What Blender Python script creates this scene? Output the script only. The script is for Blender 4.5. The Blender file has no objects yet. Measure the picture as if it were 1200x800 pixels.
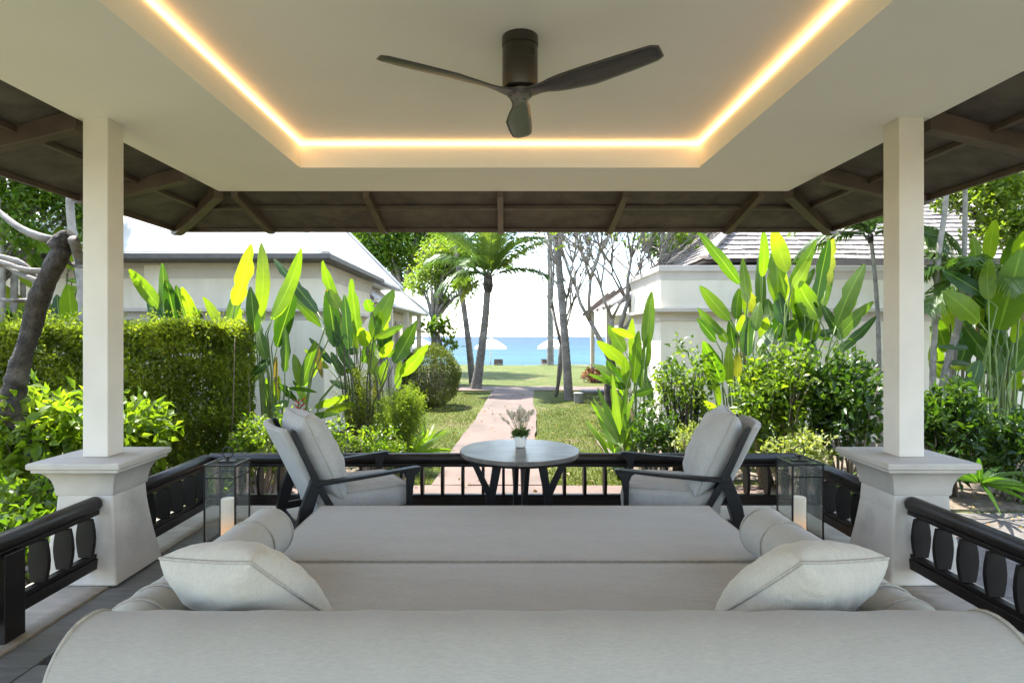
import bpy, bmesh, math, random
import numpy as np
from mathutils import Vector, Matrix, Euler

# ------------------------------------------------------------------ camera, sky, sun, exposure
sc = bpy.context.scene
col = sc.collection
F, VX, VY, H = 690.0, 590.0, 394.0, 1.46
cam_d = bpy.data.cameras.new('camera')
cam = bpy.data.objects.new('camera', cam_d)
col.objects.link(cam)
cam.location = (0, 0, H)
cam.rotation_euler = (math.radians(90), 0, 0)
cam_d.sensor_width = 36
cam_d.lens = F / 1200 * 36
cam_d.shift_x = (600 - VX) / 1200
cam_d.shift_y = (VY - 400) / 1200
cam_d.clip_end = 30000
cam_d.clip_start = 0.05
sc.camera = cam

SUN_EL, SUN_AZ = math.radians(64), math.radians(-42)       # azimuth from +Y, negative towards -X
world = bpy.data.worlds.new('World')
sc.world = world
world.use_nodes = True
wn, wl = world.node_tree.nodes, world.node_tree.links
wn.clear()
wo = wn.new('ShaderNodeOutputWorld')
bg = wn.new('ShaderNodeBackground')
bg.inputs['Strength'].default_value = 0.125
sky = wn.new('ShaderNodeTexSky')
sky.sky_type = 'NISHITA'
sky.sun_disc = False
sky.sun_elevation = SUN_EL
sky.sun_rotation = SUN_AZ
sky.air_density = 1.0
sky.dust_density = 0.6
sky.altitude = 0
sky.ozone_density = 1.5
tc = wn.new('ShaderNodeTexCoord')
mp = wn.new('ShaderNodeMapping'); mp.inputs['Scale'].default_value = (1.6, 1.6, 5.5)
nz = wn.new('ShaderNodeTexNoise'); nz.inputs['Scale'].default_value = 2.2; nz.inputs['Detail'].default_value = 7; nz.inputs['Roughness'].default_value = .58
rp = wn.new('ShaderNodeValToRGB')
rp.color_ramp.elements[0].position = .46; rp.color_ramp.elements[0].color = (0, 0, 0, 1)
rp.color_ramp.elements[1].position = .68; rp.color_ramp.elements[1].color = (1, 1, 1, 1)
mx = wn.new('ShaderNodeMixRGB'); mx.inputs[2].default_value = (5.3, 5.15, 4.9, 1)
mf = wn.new('ShaderNodeMath'); mf.operation = 'MULTIPLY'; mf.inputs[1].default_value = .75
wl.new(tc.outputs['Generated'], mp.inputs[0]); wl.new(mp.outputs[0], nz.inputs['Vector'])
wl.new(nz.outputs['Fac'], rp.inputs[0]); wl.new(rp.outputs[0], mf.inputs[0])
wl.new(mf.outputs[0], mx.inputs[0]); wl.new(sky.outputs[0], mx.inputs[1])
wl.new(mx.outputs[0], bg.inputs[0]); wl.new(bg.outputs[0], wo.inputs[0])

sun_d = bpy.data.lights.new('sun', 'SUN')
sun_d.energy = 2.85
sun_d.angle = math.radians(.55)
sun_d.color = (1, .965, .90)
sun = bpy.data.objects.new('sun', sun_d)
col.objects.link(sun)
S = Vector((math.sin(SUN_AZ) * math.cos(SUN_EL), math.cos(SUN_AZ) * math.cos(SUN_EL), math.sin(SUN_EL)))
sun.rotation_euler = S.to_track_quat('Z', 'Y').to_euler()
sun.location = S * 60

sc.view_settings.view_transform = 'Standard'
sc.view_settings.look = 'None'
sc.view_settings.gamma = 1
sc.view_settings.use_curve_mapping = False
sc.view_settings.exposure = 2.75
sc.render.engine = 'CYCLES'
cy = sc.cycles
cy.use_denoising = True
cy.max_bounces = 8
cy.diffuse_bounces = 5
cy.glossy_bounces = 3
cy.transmission_bounces = 6
cy.transparent_max_bounces = 8
cy.caustics_reflective = False
cy.caustics_refractive = False
cy.sample_clamp_indirect = 6
cy.use_adaptive_sampling = True
cy.adaptive_threshold = .02

rng = np.random.default_rng(7)
random.seed(7)
GZ = -0.35                                                  # garden level


def P(px, py, Y):
    """world point that stands Y metres ahead of the camera, from photograph pixels"""
    return Vector(((px - VX) / F * Y, Y, H - (py - VY) / F * Y))


# ------------------------------------------------------------------ materials
def base_nodes(name):
    m = bpy.data.materials.new(name)
    m.use_nodes = True
    n, l = m.node_tree.nodes, m.node_tree.links
    n.clear()
    o = n.new('ShaderNodeOutputMaterial')
    b = n.new('ShaderNodeBsdfPrincipled')
    l.new(b.outputs[0], o.inputs[0])
    return m, n, l, o, b


def noise(n, l, vec, scale, detail=5, rough=.55, stretch=None):
    t = n.new('ShaderNodeTexNoise')
    t.inputs['Scale'].default_value = scale
    t.inputs['Detail'].default_value = detail
    t.inputs['Roughness'].default_value = rough
    if stretch:
        mp_ = n.new('ShaderNodeMapping')
        mp_.inputs['Scale'].default_value = stretch
        l.new(vec, mp_.inputs[0])
        vec = mp_.outputs[0]
    l.new(vec, t.inputs['Vector'])
    return t.outputs['Fac']


def ramp(n, l, fac, stops):
    r = n.new('ShaderNodeValToRGB')
    e = r.color_ramp.elements
    while len(e) < len(stops):
        e.new(.5)
    for k, (p, c) in enumerate(stops):
        e[k].position = p
        e[k].color = (c[0], c[1], c[2], 1)
    l.new(fac, r.inputs[0])
    return r.outputs[0]


def pmat(name, c1, c2=None, scale=6, rough=.6, bump=0, bscale=40, bstretch=None, stretch=None, metal=0, spec=.5, lo=.35, hi=.65,
         world_pos=False, rvar=0, sheen=0, detail=5, dist=.01, c3=None, s3=1.2):
    m, n, l, o, b = base_nodes(name)
    if world_pos:
        vec = n.new('ShaderNodeNewGeometry').outputs['Position']
    else:
        vec = n.new('ShaderNodeTexCoord').outputs['Object']
    b.inputs['Base Color'].default_value = (*c1, 1)
    if c2:
        colr = ramp(n, l, noise(n, l, vec, scale, detail, stretch=stretch), [(lo, c1), (hi, c2)])
        if c3:
            mm = n.new('ShaderNodeMixRGB')
            f3 = ramp(n, l, noise(n, l, vec, s3, 4), [(.5, (0, 0, 0)), (.68, (1, 1, 1))])
            l.new(f3, mm.inputs[0]); l.new(colr, mm.inputs[1]); mm.inputs[2].default_value = (*c3, 1)
            colr = mm.outputs[0]
        l.new(colr, b.inputs['Base Color'])
    b.inputs['Roughness'].default_value = rough
    if rvar:
        mr = n.new('ShaderNodeMapRange')
        mr.inputs['To Min'].default_value = rough - rvar; mr.inputs['To Max'].default_value = rough + rvar
        l.new(noise(n, l, vec, scale * 1.7, 4), mr.inputs[0]); l.new(mr.outputs[0], b.inputs['Roughness'])
    b.inputs['Metallic'].default_value = metal
    b.inputs['Specular IOR Level'].default_value = spec
    if sheen:
        b.inputs['Sheen Weight'].default_value = sheen
        b.inputs['Sheen Roughness'].default_value = .5
    if bump:
        bp = n.new('ShaderNodeBump')
        bp.inputs['Strength'].default_value = bump
        bp.inputs['Distance'].default_value = dist
        l.new(noise(n, l, vec, bscale, 4, stretch=bstretch), bp.inputs['Height'])
        l.new(bp.outputs[0], b.inputs['Normal'])
    return m


def fabric(name, c1, c2, streak=(1, 1, 1), wrinkle=.25):
    m, n, l, o, b = base_nodes(name)
    vec = n.new('ShaderNodeTexCoord').outputs['Object']
    a = noise(n, l, vec, 260, 2, .6, streak)
    c = noise(n, l, vec, 9, 4)
    s = n.new('ShaderNodeMath'); s.operation = 'ADD'
    k = n.new('ShaderNodeMath'); k.operation = 'MULTIPLY'; k.inputs[1].default_value = .35
    l.new(c, k.inputs[0]); l.new(a, s.inputs[0]); l.new(k.outputs[0], s.inputs[1])
    l.new(ramp(n, l, s.outputs[0], [(.45, c1), (.9, c2)]), b.inputs['Base Color'])
    b.inputs['Roughness'].default_value = .92
    b.inputs['Specular IOR Level'].default_value = .15
    b.inputs['Sheen Weight'].default_value = .15
    b1 = n.new('ShaderNodeBump'); b1.inputs['Strength'].default_value = wrinkle; b1.inputs['Distance'].default_value = .02
    l.new(noise(n, l, vec, 7, 5, .6, (streak[0] ** .3, streak[1] ** .3, streak[2] ** .3)), b1.inputs['Height'])
    b2 = n.new('ShaderNodeBump'); b2.inputs['Strength'].default_value = .35; b2.inputs['Distance'].default_value = .002
    l.new(a, b2.inputs['Height']); l.new(b1.outputs[0], b2.inputs['Normal'])
    l.new(b2.outputs[0], b.inputs['Normal'])
    return m


def sub1(n, l, v):
    x = n.new('ShaderNodeMath'); x.operation = 'SUBTRACT'; x.inputs[1].default_value = 1.0
    l.new(v, x.inputs[0])
    return x.outputs[0]


def leaf_mat(name, cols, trans=.45, rough=.42, big=False, tint=(1.9, 1.95, .55)):
    """foliage: surface + light let through; every leaf takes its own tone"""
    m, n, l, o, b = base_nodes(name)
    if big:
        rnd = n.new('ShaderNodeObjectInfo').outputs['Random']
    else:
        at = n.new('ShaderNodeAttribute'); at.attribute_name = 'rnd'
        rnd = at.outputs['Fac']
    k = len(cols)
    colr = ramp(n, l, rnd, [(i / max(1, k - 1) * .9 + .05, c) for i, c in enumerate(cols)])
    if big:
        uv = n.new('ShaderNodeUVMap'); uv.uv_map = 'UVMap'
        sp = n.new('ShaderNodeSeparateXYZ'); l.new(uv.outputs[0], sp.inputs[0])
        # midrib: |u-.5|
        a = n.new('ShaderNodeMath'); a.operation = 'SUBTRACT'; a.inputs[1].default_value = .5; l.new(sp.outputs[0], a.inputs[0])
        a2 = n.new('ShaderNodeMath'); a2.operation = 'ABSOLUTE'; l.new(a.outputs[0], a2.inputs[0])
        rib = ramp(n, l, a2.outputs[0], [(.015, (1, 1, 1)), (.05, (0, 0, 0))])
        mm = n.new('ShaderNodeMixRGB'); mm.blend_type = 'MIX'; mm.inputs[2].default_value = (.20, .30, .05, 1)
        kk = n.new('ShaderNodeMath'); kk.operation = 'MULTIPLY'; kk.inputs[1].default_value = .6
        l.new(rib, kk.inputs[0]); l.new(kk.outputs[0], mm.inputs[0])
        # side veins run out and forward from the midrib
        v1 = n.new('ShaderNodeMath'); v1.operation = 'MULTIPLY_ADD'; v1.inputs[1].default_value = -.35
        l.new(a2.outputs[0], v1.inputs[0]); l.new(sp.outputs[1], v1.inputs[2])
        cv = n.new('ShaderNodeCombineXYZ'); l.new(v1.outputs[0], cv.inputs[0])
        vn = noise(n, l, cv.outputs[0], 60, 2, .7)
        vm = n.new('ShaderNodeMixRGB'); vm.blend_type = 'MULTIPLY'; vm.inputs[0].default_value = .55
        l.new(ramp(n, l, vn, [(.3, (.45, .55, .45)), (.65, (1.2, 1.15, 1.1))]), vm.inputs[2])
        bl = noise(n, l, n.new('ShaderNodeTexCoord').outputs['Object'], 5, 4)
        vb = n.new('ShaderNodeMixRGB'); vb.blend_type = 'MULTIPLY'; vb.inputs[0].default_value = .6
        l.new(ramp(n, l, bl, [(.35, (.75, .8, .8)), (.65, (1.15, 1.1, 1))]), vb.inputs[2])
        l.new(colr, vb.inputs[1]); l.new(vb.outputs[0], vm.inputs[1]); l.new(vm.outputs[0], mm.inputs[1])
        # dry brown margins and tips on older leaves
        ed = n.new('ShaderNodeMath'); ed.operation = 'MULTIPLY'; ed.inputs[1].default_value = 1.9; l.new(a2.outputs[0], ed.inputs[0])
        tv = n.new('ShaderNodeMath'); tv.operation = 'POWER'; tv.inputs[1].default_value = 6; l.new(sp.outputs[1], tv.inputs[0])
        ma = n.new('ShaderNodeMath'); ma.operation = 'MAXIMUM'; l.new(ed.outputs[0], ma.inputs[0]); l.new(tv.outputs[0], ma.inputs[1])
        ad = n.new('ShaderNodeMath'); ad.operation = 'MULTIPLY_ADD'; ad.inputs[1].default_value = .55
        l.new(noise(n, l, n.new('ShaderNodeTexCoord').outputs['Object'], 9, 4), ad.inputs[0]); l.new(ma.outputs[0], ad.inputs[2])
        br_ = n.new('ShaderNodeMixRGB'); br_.inputs[2].default_value = (.17, .10, .035, 1)
        l.new(ramp(n, l, ad.outputs[0], [(1.0, (0, 0, 0)), (1.0, (0, 0, 0))]) if False else ramp(n, l, sub1(n, l, ad.outputs[0]), [(.20, (0, 0, 0)), (.34, (.9, .9, .9))]), br_.inputs[0])
        l.new(mm.outputs[0], br_.inputs[1])
        colr = br_.outputs[0]
        bp = n.new('ShaderNodeBump'); bp.inputs['Strength'].default_value = .35; bp.inputs['Distance'].default_value = .01
        l.new(vn, bp.inputs['Height']); l.new(bp.outputs[0], b.inputs['Normal'])
    l.new(colr, b.inputs['Base Color'])
    b.inputs['Roughness'].default_value = rough
    b.inputs['Specular IOR Level'].default_value = .45
    t = n.new('ShaderNodeBsdfTranslucent')
    tm = n.new('ShaderNodeMixRGB'); tm.blend_type = 'MULTIPLY'; tm.inputs[0].default_value = 1; tm.inputs[2].default_value = (*tint, 1)
    l.new(colr, tm.inputs[1]); l.new(tm.outputs[0], t.inputs[0])
    mix = n.new('ShaderNodeMixShader'); mix.inputs[0].default_value = trans
    l.new(b.outputs[0], mix.inputs[1]); l.new(t.outputs[0], mix.inputs[2]); l.new(mix.outputs[0], o.inputs[0])
    return m


def emit_mat(name, c, s):
    m, n, l, o, b = base_nodes(name)
    e = n.new('ShaderNodeEmission'); e.inputs[0].default_value = (*c, 1); e.inputs[1].default_value = s
    l.new(e.outputs[0], o.inputs[0])
    return m


def glass_mat(name):
    m, n, l, o, b = base_nodes(name)
    t = n.new('ShaderNodeBsdfTransparent'); t.inputs[0].default_value = (.93, .95, .94, 1)
    g = n.new('ShaderNodeBsdfGlossy'); g.inputs['Roughness'].default_value = .03
    lw_ = n.new('ShaderNodeLayerWeight'); lw_.inputs[0].default_value = .5
    pw = n.new('ShaderNodeMath'); pw.operation = 'POWER'; pw.inputs[1].default_value = 4
    l.new(lw_.outputs['Facing'], pw.inputs[0])
    fr = n.new('ShaderNodeMath'); fr.operation = 'MULTIPLY_ADD'; fr.inputs[1].default_value = .45; fr.inputs[2].default_value = .05
    l.new(pw.outputs[0], fr.inputs[0])
    mix = n.new('ShaderNodeMixShader')
    l.new(fr.outputs[0], mix.inputs[0]); l.new(t.outputs[0], mix.inputs[1]); l.new(g.outputs[0], mix.inputs[2])
    df = n.new('ShaderNodeBsdfDiffuse'); df.inputs[0].default_value = (.75, .77, .76, 1)
    m2 = n.new('ShaderNodeMixShader'); m2.inputs[0].default_value = .045
    l.new(mix.outputs[0], m2.inputs[1]); l.new(df.outputs[0], m2.inputs[2]); l.new(m2.outputs[0], o.inputs[0])
    return m


M = {}
M['ceiling'] = pmat('ceiling_paint', (.83, .812, .765), (.80, .782, .735), 1.3, .75, .05, 30, spec=.2)
M['post'] = pmat('post_paint', (.66, .615, .545), (.60, .555, .495), 3, .6, .06, 60, spec=.3)
M['pedestal'] = pmat('pedestal_plaster', (.64, .59, .52), (.53, .485, .425), 2.6, .75, .25, 35, dist=.006, spec=.25, c3=(.43, .395, .34), s3=3.2)
M['cornice_stone'] = pmat('cornice_stone', (.47, .43, .375), (.40, .365, .32), 5, .65, .15, 50, dist=.004)
M['soffit'] = pmat('soffit_board', (.085, .072, .060), (.048, .041, .035), 7, .7, .25, 26, stretch=(1, 1, 1), dist=.01, c3=(.11, .095, .08), s3=3)
M['rafter'] = pmat('brown_timber', (.095, .064, .046), (.062, .043, .032), 5, .5, .1, 30)
M['rail'] = pmat('dark_timber', (.010, .007, .0055), (.016, .011, .009), 9, .4, .08, 50, bstretch=(1, 1, .1), rvar=.08, spec=.4)
M['slat'] = pmat('dark_slat', (.008, .006, .005), (.014, .011, .009), 9, .5, .1, 50, bstretch=(1, 1, .1), rvar=.08, spec=.25)
M['fan_black'] = pmat('fan_black_metal', (.018, .016, .012), (.024, .021, .016), 8, .32, rvar=.08)
M['fan_blade'] = pmat('fan_blade_wood', (.026, .026, .027), (.044, .044, .045), 6, .38, .1, 30, stretch=(1, 8, 8), rvar=.08)
M['seat_fabric'] = fabric('daybed_fabric', (.335, .325, .288), (.385, .375, .333), (.2, 1, 1), .5)
M['roll_fabric'] = fabric('roll_fabric', (.315, .305, .267), (.362, .35, .308), (.18, 1, 1), .10)
M['pillow_fabric'] = fabric('pillow_fabric', (.40, .378, .318), (.49, .465, .40), (1, 1, .1), .45)
M['chair_fabric'] = fabric('chair_fabric', (.33, .322, .30), (.43, .42, .392), (1, 1, .3), .9)
M['piping'] = pmat('piping', (.33, .31, .265), (.40, .38, .33), 60, .9, spec=.1)
M['table_stone'] = pmat('table_stone', (.10, .09, .082), (.17, .155, .142), 7, .3, rvar=.06, stretch=(1, 2.2, 1), c3=(.06, .056, .055), s3=5)
M['black_wood'] = pmat('black_wood', (.006, .0055, .0055), (.010, .009, .009), 10, .45, .08, 50, rvar=.06, spec=.35)
M['black_metal'] = pmat('black_metal', (.012, .012, .012), (.02, .02, .02), 20, .4)
M['glass'] = glass_mat('lantern_glass')
M['ceramic'] = pmat('white_ceramic', (.78, .77, .73), (.72, .71, .67), 10, .35)
M['ledge'] = pmat('ledge_stone', (.36, .31, .245), (.27, .228, .175), 4, .6, .2, 30, stretch=(1, 4, 1), dist=.004, c3=(.22, .20, .165), s3=3)
M['grey_stone'] = pmat('grey_stone', (.20, .20, .19), (.145, .145, .14), 5, .5, .15, 30, stretch=(1, 5, 1), dist=.004)
M['slate'] = pmat('slate', (.10, .10, .10), (.07, .07, .07), 5, .5, .15, 30, dist=.004)
M['ftile'] = pmat('floor_tile', (.44, .43, .41), (.38, .37, .35), 4, .35, .1, 30, dist=.003)
M['wall'] = pmat('bungalow_plaster', (.74, .70, .61), (.69, .65, .56), 1.5, .8, .12, 20, dist=.006, spec=.2, c3=(.66, .61, .52), s3=.8)
M['wall'] = pmat('bungalow_plaster', (.70, .645, .535), (.64, .585, .475), 2.2, .8, .12, 20, stretch=(2.5, 2.5, .25), dist=.006, spec=.2, c3=(.60, .545, .44), s3=.8)
M['trim'] = pmat('bungalow_trim', (.50, .45, .40), (.44, .40, .35), 2.5, .75, .1, 20)
M['gutter'] = pmat('gutter', (.055, .05, .05), (.08, .07, .065), 8, .5)
M['roof_white'] = pmat('pale_roof', (.78, .77, .75), (.70, .69, .67), 5, .7, .15, 15, c3=(.62, .60, .58), s3=1.5)
M['shingle'] = pmat('shingle', (.36, .315, .285), (.24, .205, .185), 3, .7, .3, 25, stretch=(1, 3, 1), world_pos=True, c3=(.17, .145, .13), s3=4)
M['window'] = pmat('dark_window', (.03, .035, .035), rough=.1)
M['bark_grey'] = pmat('grey_bark', (.20, .185, .165), (.11, .10, .088), 7, .85, .6, 22, bstretch=(1, 1, 3), stretch=(1, 1, 3), dist=.02, c3=(.26, .245, .22), s3=3)
M['bark_dark'] = pmat('dark_bark', (.018, .014, .011), (.058, .047, .037), 9, .9, 1.0, 16, dist=.05, lo=.38, hi=.7, c3=(.095, .083, .07), s3=5)
M['bark_pale'] = pmat('pale_bark', (.27, .25, .215), (.19, .175, .15), 10, .8, .5, 30, dist=.01, c3=(.14, .125, .105), s3=6)
M['twig'] = pmat('twig', (.12, .09, .06), (.18, .14, .095), 10, .8)
M['stem_green'] = pmat('green_stem', (.13, .19, .04), (.085, .125, .03), 8, .5)
M['stem_dark'] = pmat('dark_stem', (.05, .065, .022), (.075, .06, .035), 10, .6)
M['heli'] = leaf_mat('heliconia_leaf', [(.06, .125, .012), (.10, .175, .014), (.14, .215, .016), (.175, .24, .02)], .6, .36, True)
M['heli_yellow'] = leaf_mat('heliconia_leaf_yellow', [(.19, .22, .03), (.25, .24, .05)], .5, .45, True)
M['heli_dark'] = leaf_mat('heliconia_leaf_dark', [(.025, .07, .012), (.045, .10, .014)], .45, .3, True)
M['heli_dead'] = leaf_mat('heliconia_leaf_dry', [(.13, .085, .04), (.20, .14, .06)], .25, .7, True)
M['strap'] = leaf_mat('strap_leaf', [(.08, .16, .02), (.13, .22, .03), (.17, .25, .045)], .5, .4, True)
M['hedge'] = leaf_mat('hedge_leaf', [(.06, .095, .014), (.115, .155, .018), (.165, .205, .022), (.22, .255, .035)], .5, .45)
M['bush'] = leaf_mat('bush_leaf', [(.05, .075, .014), (.085, .11, .02), (.11, .125, .028)], .35, .5)
M['broad'] = leaf_mat('broad_leaf', [(.03, .07, .01), (.07, .125, .014), (.12, .18, .018), (.17, .225, .025)], .55, .38)
M['broad_bright'] = leaf_mat('bright_leaf', [(.08, .14, .014), (.13, .195, .018), (.18, .235, .028)], .58, .4)
M['broad_dark'] = leaf_mat('dark_leaf', [(.018, .045, .009), (.035, .075, .012), (.07, .12, .014)], .48, .32)
M['variegated'] = leaf_mat('variegated_leaf', [(.11, .16, .03), (.22, .25, .07), (.30, .31, .13)], .4, .5)
M['fine'] = leaf_mat('fine_leaf', [(.10, .16, .02), (.15, .21, .03), (.20, .25, .045)], .5, .5)
M['tree_leaf'] = leaf_mat('tree_leaf', [(.04, .09, .012), (.085, .15, .016), (.13, .195, .02)], .55, .42)
M['tree_bright'] = leaf_mat('tree_leaf_bright', [(.09, .15, .02), (.14, .20, .03), (.18, .23, .04)], .5, .42)
M['palm'] = leaf_mat('palm_leaf', [(.05, .10, .02), (.08, .14, .03), (.12, .17, .045)], .45, .38, True)
M['palm_yellow'] = leaf_mat('palm_leaf_yellow', [(.18, .17, .05), (.13, .16, .04)], .45, .4, True)
M['grass_blade'] = leaf_mat('grass_blade', [(.05, .072, .014), (.075, .095, .02), (.115, .115, .04)], .4, .5)
M['dry_flower'] = pmat('dry_flower', (.58, .51, .40), (.46, .40, .31), 60, .9, .5, 200, dist=.003)
M['herb'] = leaf_mat('herb_leaf', [(.05, .10, .02), (.08, .14, .03)], .4, .5)
M['red_flower'] = leaf_mat('red_flower', [(.16, .035, .03), (.22, .06, .045), (.07, .09, .025)], .3, .5)
M['heli_flower'] = pmat('red_bract', (.45, .03, .02), rough=.4)
M['canvas'] = pmat('white_canvas', (.82, .80, .75), (.76, .74, .70), 3, .8)
M['umbrella_pole'] = pmat('umbrella_pole', (.45, .42, .38), rough=.5)
M['concrete_grey'] = pmat('concrete_grey', (.24, .24, .23), (.17, .17, .165), 9, .7, .2, 40)
M['sand'] = pmat('sand', (.55, .48, .36), (.48, .41, .30), .6, .9, world_pos=True)


# ------------------------------------------------------------------ mesh helpers
class MB:
    def __init__(self):
        self.v, self.f = [], []

    def add(self, vs, fs):
        o = len(self.v)
        self.v += [Vector(x) for x in vs]
        self.f += [tuple(i + o for i in q) for q in fs]
        return self

    def box(self, c, s, rot=None, taper=1.0):
        c = Vector(c)
        vs = []
        for z in (-.5, .5):
            k = 1 if z < 0 else taper
            for x, y in ((-.5, -.5), (.5, -.5), (.5, .5), (-.5, .5)):
                p = Vector((x * s[0] * k, y * s[1] * k, z * s[2]))
                vs.append(c + (rot @ p if rot else p))
        return self.add(vs, [(3, 2, 1, 0), (4, 5, 6, 7), (0, 1, 5, 4), (1, 2, 6, 5), (2, 3, 7, 6), (3, 0, 4, 7)])

    def bounds(self, x0, x1, y0, y1, z0, z1):
        return self.box(((x0 + x1) / 2, (y0 + y1) / 2, (z0 + z1) / 2), (x1 - x0, y1 - y0, z1 - z0))

    def bar(self, a, b, w, h, up=Vector((0, 0, 1))):
        """box beam from a to b: w across, h along up"""
        a, b = Vector(a), Vector(b)
        d = (b - a).normalized()
        s = d.cross(up).normalized()
        u = s.cross(d)
        vs = []
        for p in (a, b):
            for i, j in ((-1, -1), (1, -1), (1, 1), (-1, 1)):
                vs.append(p + s * (i * w / 2) + u * (j * h / 2))
        return self.add(vs, [(0, 1, 2, 3), (7, 6, 5, 4), (0, 4, 5, 1), (1, 5, 6, 2), (2, 6, 7, 3), (3, 7, 4, 0)])

    def tube(self, pts, rad, n=8, cap=True, closed=False, sx=1.0):
        pts = [Vector(p) for p in pts]
        if not hasattr(rad, '__len__'):
            rad = [rad] * len(pts)
        k = len(pts)
        ref = None
        rings = []
        for i, p in enumerate(pts):
            if closed:
                d = (pts[(i + 1) % k] - pts[i - 1]).normalized()
            else:
                d = (pts[min(i + 1, k - 1)] - pts[max(i - 1, 0)])
                d = d.normalized() if d.length > 1e-9 else Vector((0, 0, 1))
            if ref is None:
                ref = Vector((0, 0, 1)) if abs(d.z) < .9 else Vector((1, 0, 0))
            ref = (ref - d * ref.dot(d)).normalized()
            s = d.cross(ref)
            rings.append([p + (s * math.cos(a) * sx + ref * math.sin(a)) * rad[i] for a in [2 * math.pi * j / n for j in range(n)]])
        vs = [v for r in rings for v in r]
        fs = []
        for i in range(k if closed else k - 1):
            a, b = i * n, ((i + 1) % k) * n
            for j in range(n):
                fs.append((a + j, a + (j + 1) % n, b + (j + 1) % n, b + j))
        if cap and not closed:
            fs.append(tuple(reversed(range(n))))
            fs.append(tuple((k - 1) * n + j for j in range(n)))
        return self.add(vs, fs)

    def lathe(self, prof, c=(0, 0, 0), n=24, cap=True):
        c = Vector(c)
        vs = [c + Vector((r * math.cos(2 * math.pi * j / n), r * math.sin(2 * math.pi * j / n), z)) for r, z in prof for j in range(n)]
        fs = []
        for i in range(len(prof) - 1):
            for j in range(n):
                fs.append((i * n + j, i * n + (j + 1) % n, (i + 1) * n + (j + 1) % n, (i + 1) * n + j))
        if cap:
            fs.append(tuple(reversed(range(n))))
            fs.append(tuple((len(prof) - 1) * n + j for j in range(n)))
        return self.add(vs, fs)

    def square(self, prof, c=(0, 0, 0)):
        """square section stack: prof = [(half width, z)]"""
        c = Vector(c)
        vs = [c + Vector((i * h, j * h, z)) for h, z in prof for i, j in ((-1, -1), (1, -1), (1, 1), (-1, 1))]
        fs = [(3, 2, 1, 0)]
        for k in range(len(prof) - 1):
            for j in range(4):
                fs.append((k * 4 + j, k * 4 + (j + 1) % 4, k * 4 + 4 + (j + 1) % 4, k * 4 + 4 + j))
        e = (len(prof) - 1) * 4
        fs.append((e, e + 1, e + 2, e + 3))
        return self.add(vs, fs)

    def prism(self, poly, a, b):
        """closed polygon (list of 3-vectors) pushed from offset a to offset b"""
        a, b = Vector(a), Vector(b)
        k = len(poly)
        vs = [Vector(p) + a for p in poly] + [Vector(p) + b for p in poly]
        fs = [tuple(reversed(range(k))), tuple(range(k, 2 * k))]
        for j in range(k):
            fs.append((j, (j + 1) % k, k + (j + 1) % k, k + j))
        return self.add(vs, fs)

    def build(self, name, mat, parent=None, smooth=False, bevel=0, seg=2, loc=None, fix=True, sub=0):
        me = bpy.data.meshes.new(name)
        off = Vector(loc) if loc is not None else Vector((0, 0, 0))
        me.from_pydata([tuple(v - off) for v in self.v], [], self.f)
        if fix:
            bm = bmesh.new(); bm.from_mesh(me)
            bmesh.ops.recalc_face_normals(bm, faces=bm.faces)
            bm.to_mesh(me); bm.free()
        o = bpy.data.objects.new(name, me)
        col.objects.link(o)
        o.location = off
        if mat is not None:
            me.materials.append(M[mat] if isinstance(mat, str) else mat)
        if smooth:
            me.polygons.foreach_set('use_smooth', [True] * len(me.polygons))
            if smooth == 'angle':
                me.set_sharp_from_angle(angle=math.radians(40))
        if bevel:
            b = o.modifiers.new('bevel', 'BEVEL'); b.width = bevel; b.segments = seg; b.limit_method = 'ANGLE'
        if sub:
            s = o.modifiers.new('sub', 'SUBSURF'); s.levels = sub; s.render_levels = sub
        if parent is not None:
            o.parent = parent
        return o


def tag(o, label=None, cat=None, group=None, kind=None):
    if label: o['label'] = label
    if cat: o['category'] = cat
    if group: o['group'] = group
    if kind: o['kind'] = kind
    return o


def thing(name, label, cat, loc=(0, 0, 0), rz=0, group=None):
    o = bpy.data.objects.new(name, None)
    col.objects.link(o)
    o.empty_display_size = .1
    o.location = loc
    o.rotation_euler = (0, 0, rz)
    return tag(o, label, cat, group)


def structure(o):
    o['kind'] = 'structure'
    return o


def put(o, parent):
    """parent an object built in world coordinates under a thing that is moved but not turned"""
    o.parent = parent
    o.location = Vector(o.location) - Vector(parent.location)
    return o


def np_mesh(name, verts, tris, mat, parent=None, rnd=None, smooth=False, kind=None):
    me = bpy.data.meshes.new(name)
    nv, nt = len(verts), len(tris)
    me.vertices.add(nv); me.vertices.foreach_set('co', np.asarray(verts, dtype=np.float32).ravel())
    me.loops.add(nt * 3); me.loops.foreach_set('vertex_index', np.asarray(tris, dtype=np.int32).ravel())
    me.polygons.add(nt); me.polygons.foreach_set('loop_start', np.arange(0, nt * 3, 3, dtype=np.int32))
    me.polygons.foreach_set('loop_total', np.full(nt, 3, dtype=np.int32))
    if smooth:
        me.polygons.foreach_set('use_smooth', np.ones(nt, dtype=bool))
    if rnd is not None:
        a = me.attributes.new('rnd', 'FLOAT', 'POINT'); a.data.foreach_set('value', np.asarray(rnd, dtype=np.float32))
    me.update(); me.validate()
    o = bpy.data.objects.new(name, me)
    col.objects.link(o)
    me.materials.append(M[mat] if isinstance(mat, str) else mat)
    if parent is not None:
        o.parent = parent
    if kind: o['kind'] = kind
    return o


def nrm(a):
    return a / np.maximum(np.linalg.norm(a, axis=-1, keepdims=True), 1e-9)


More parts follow.
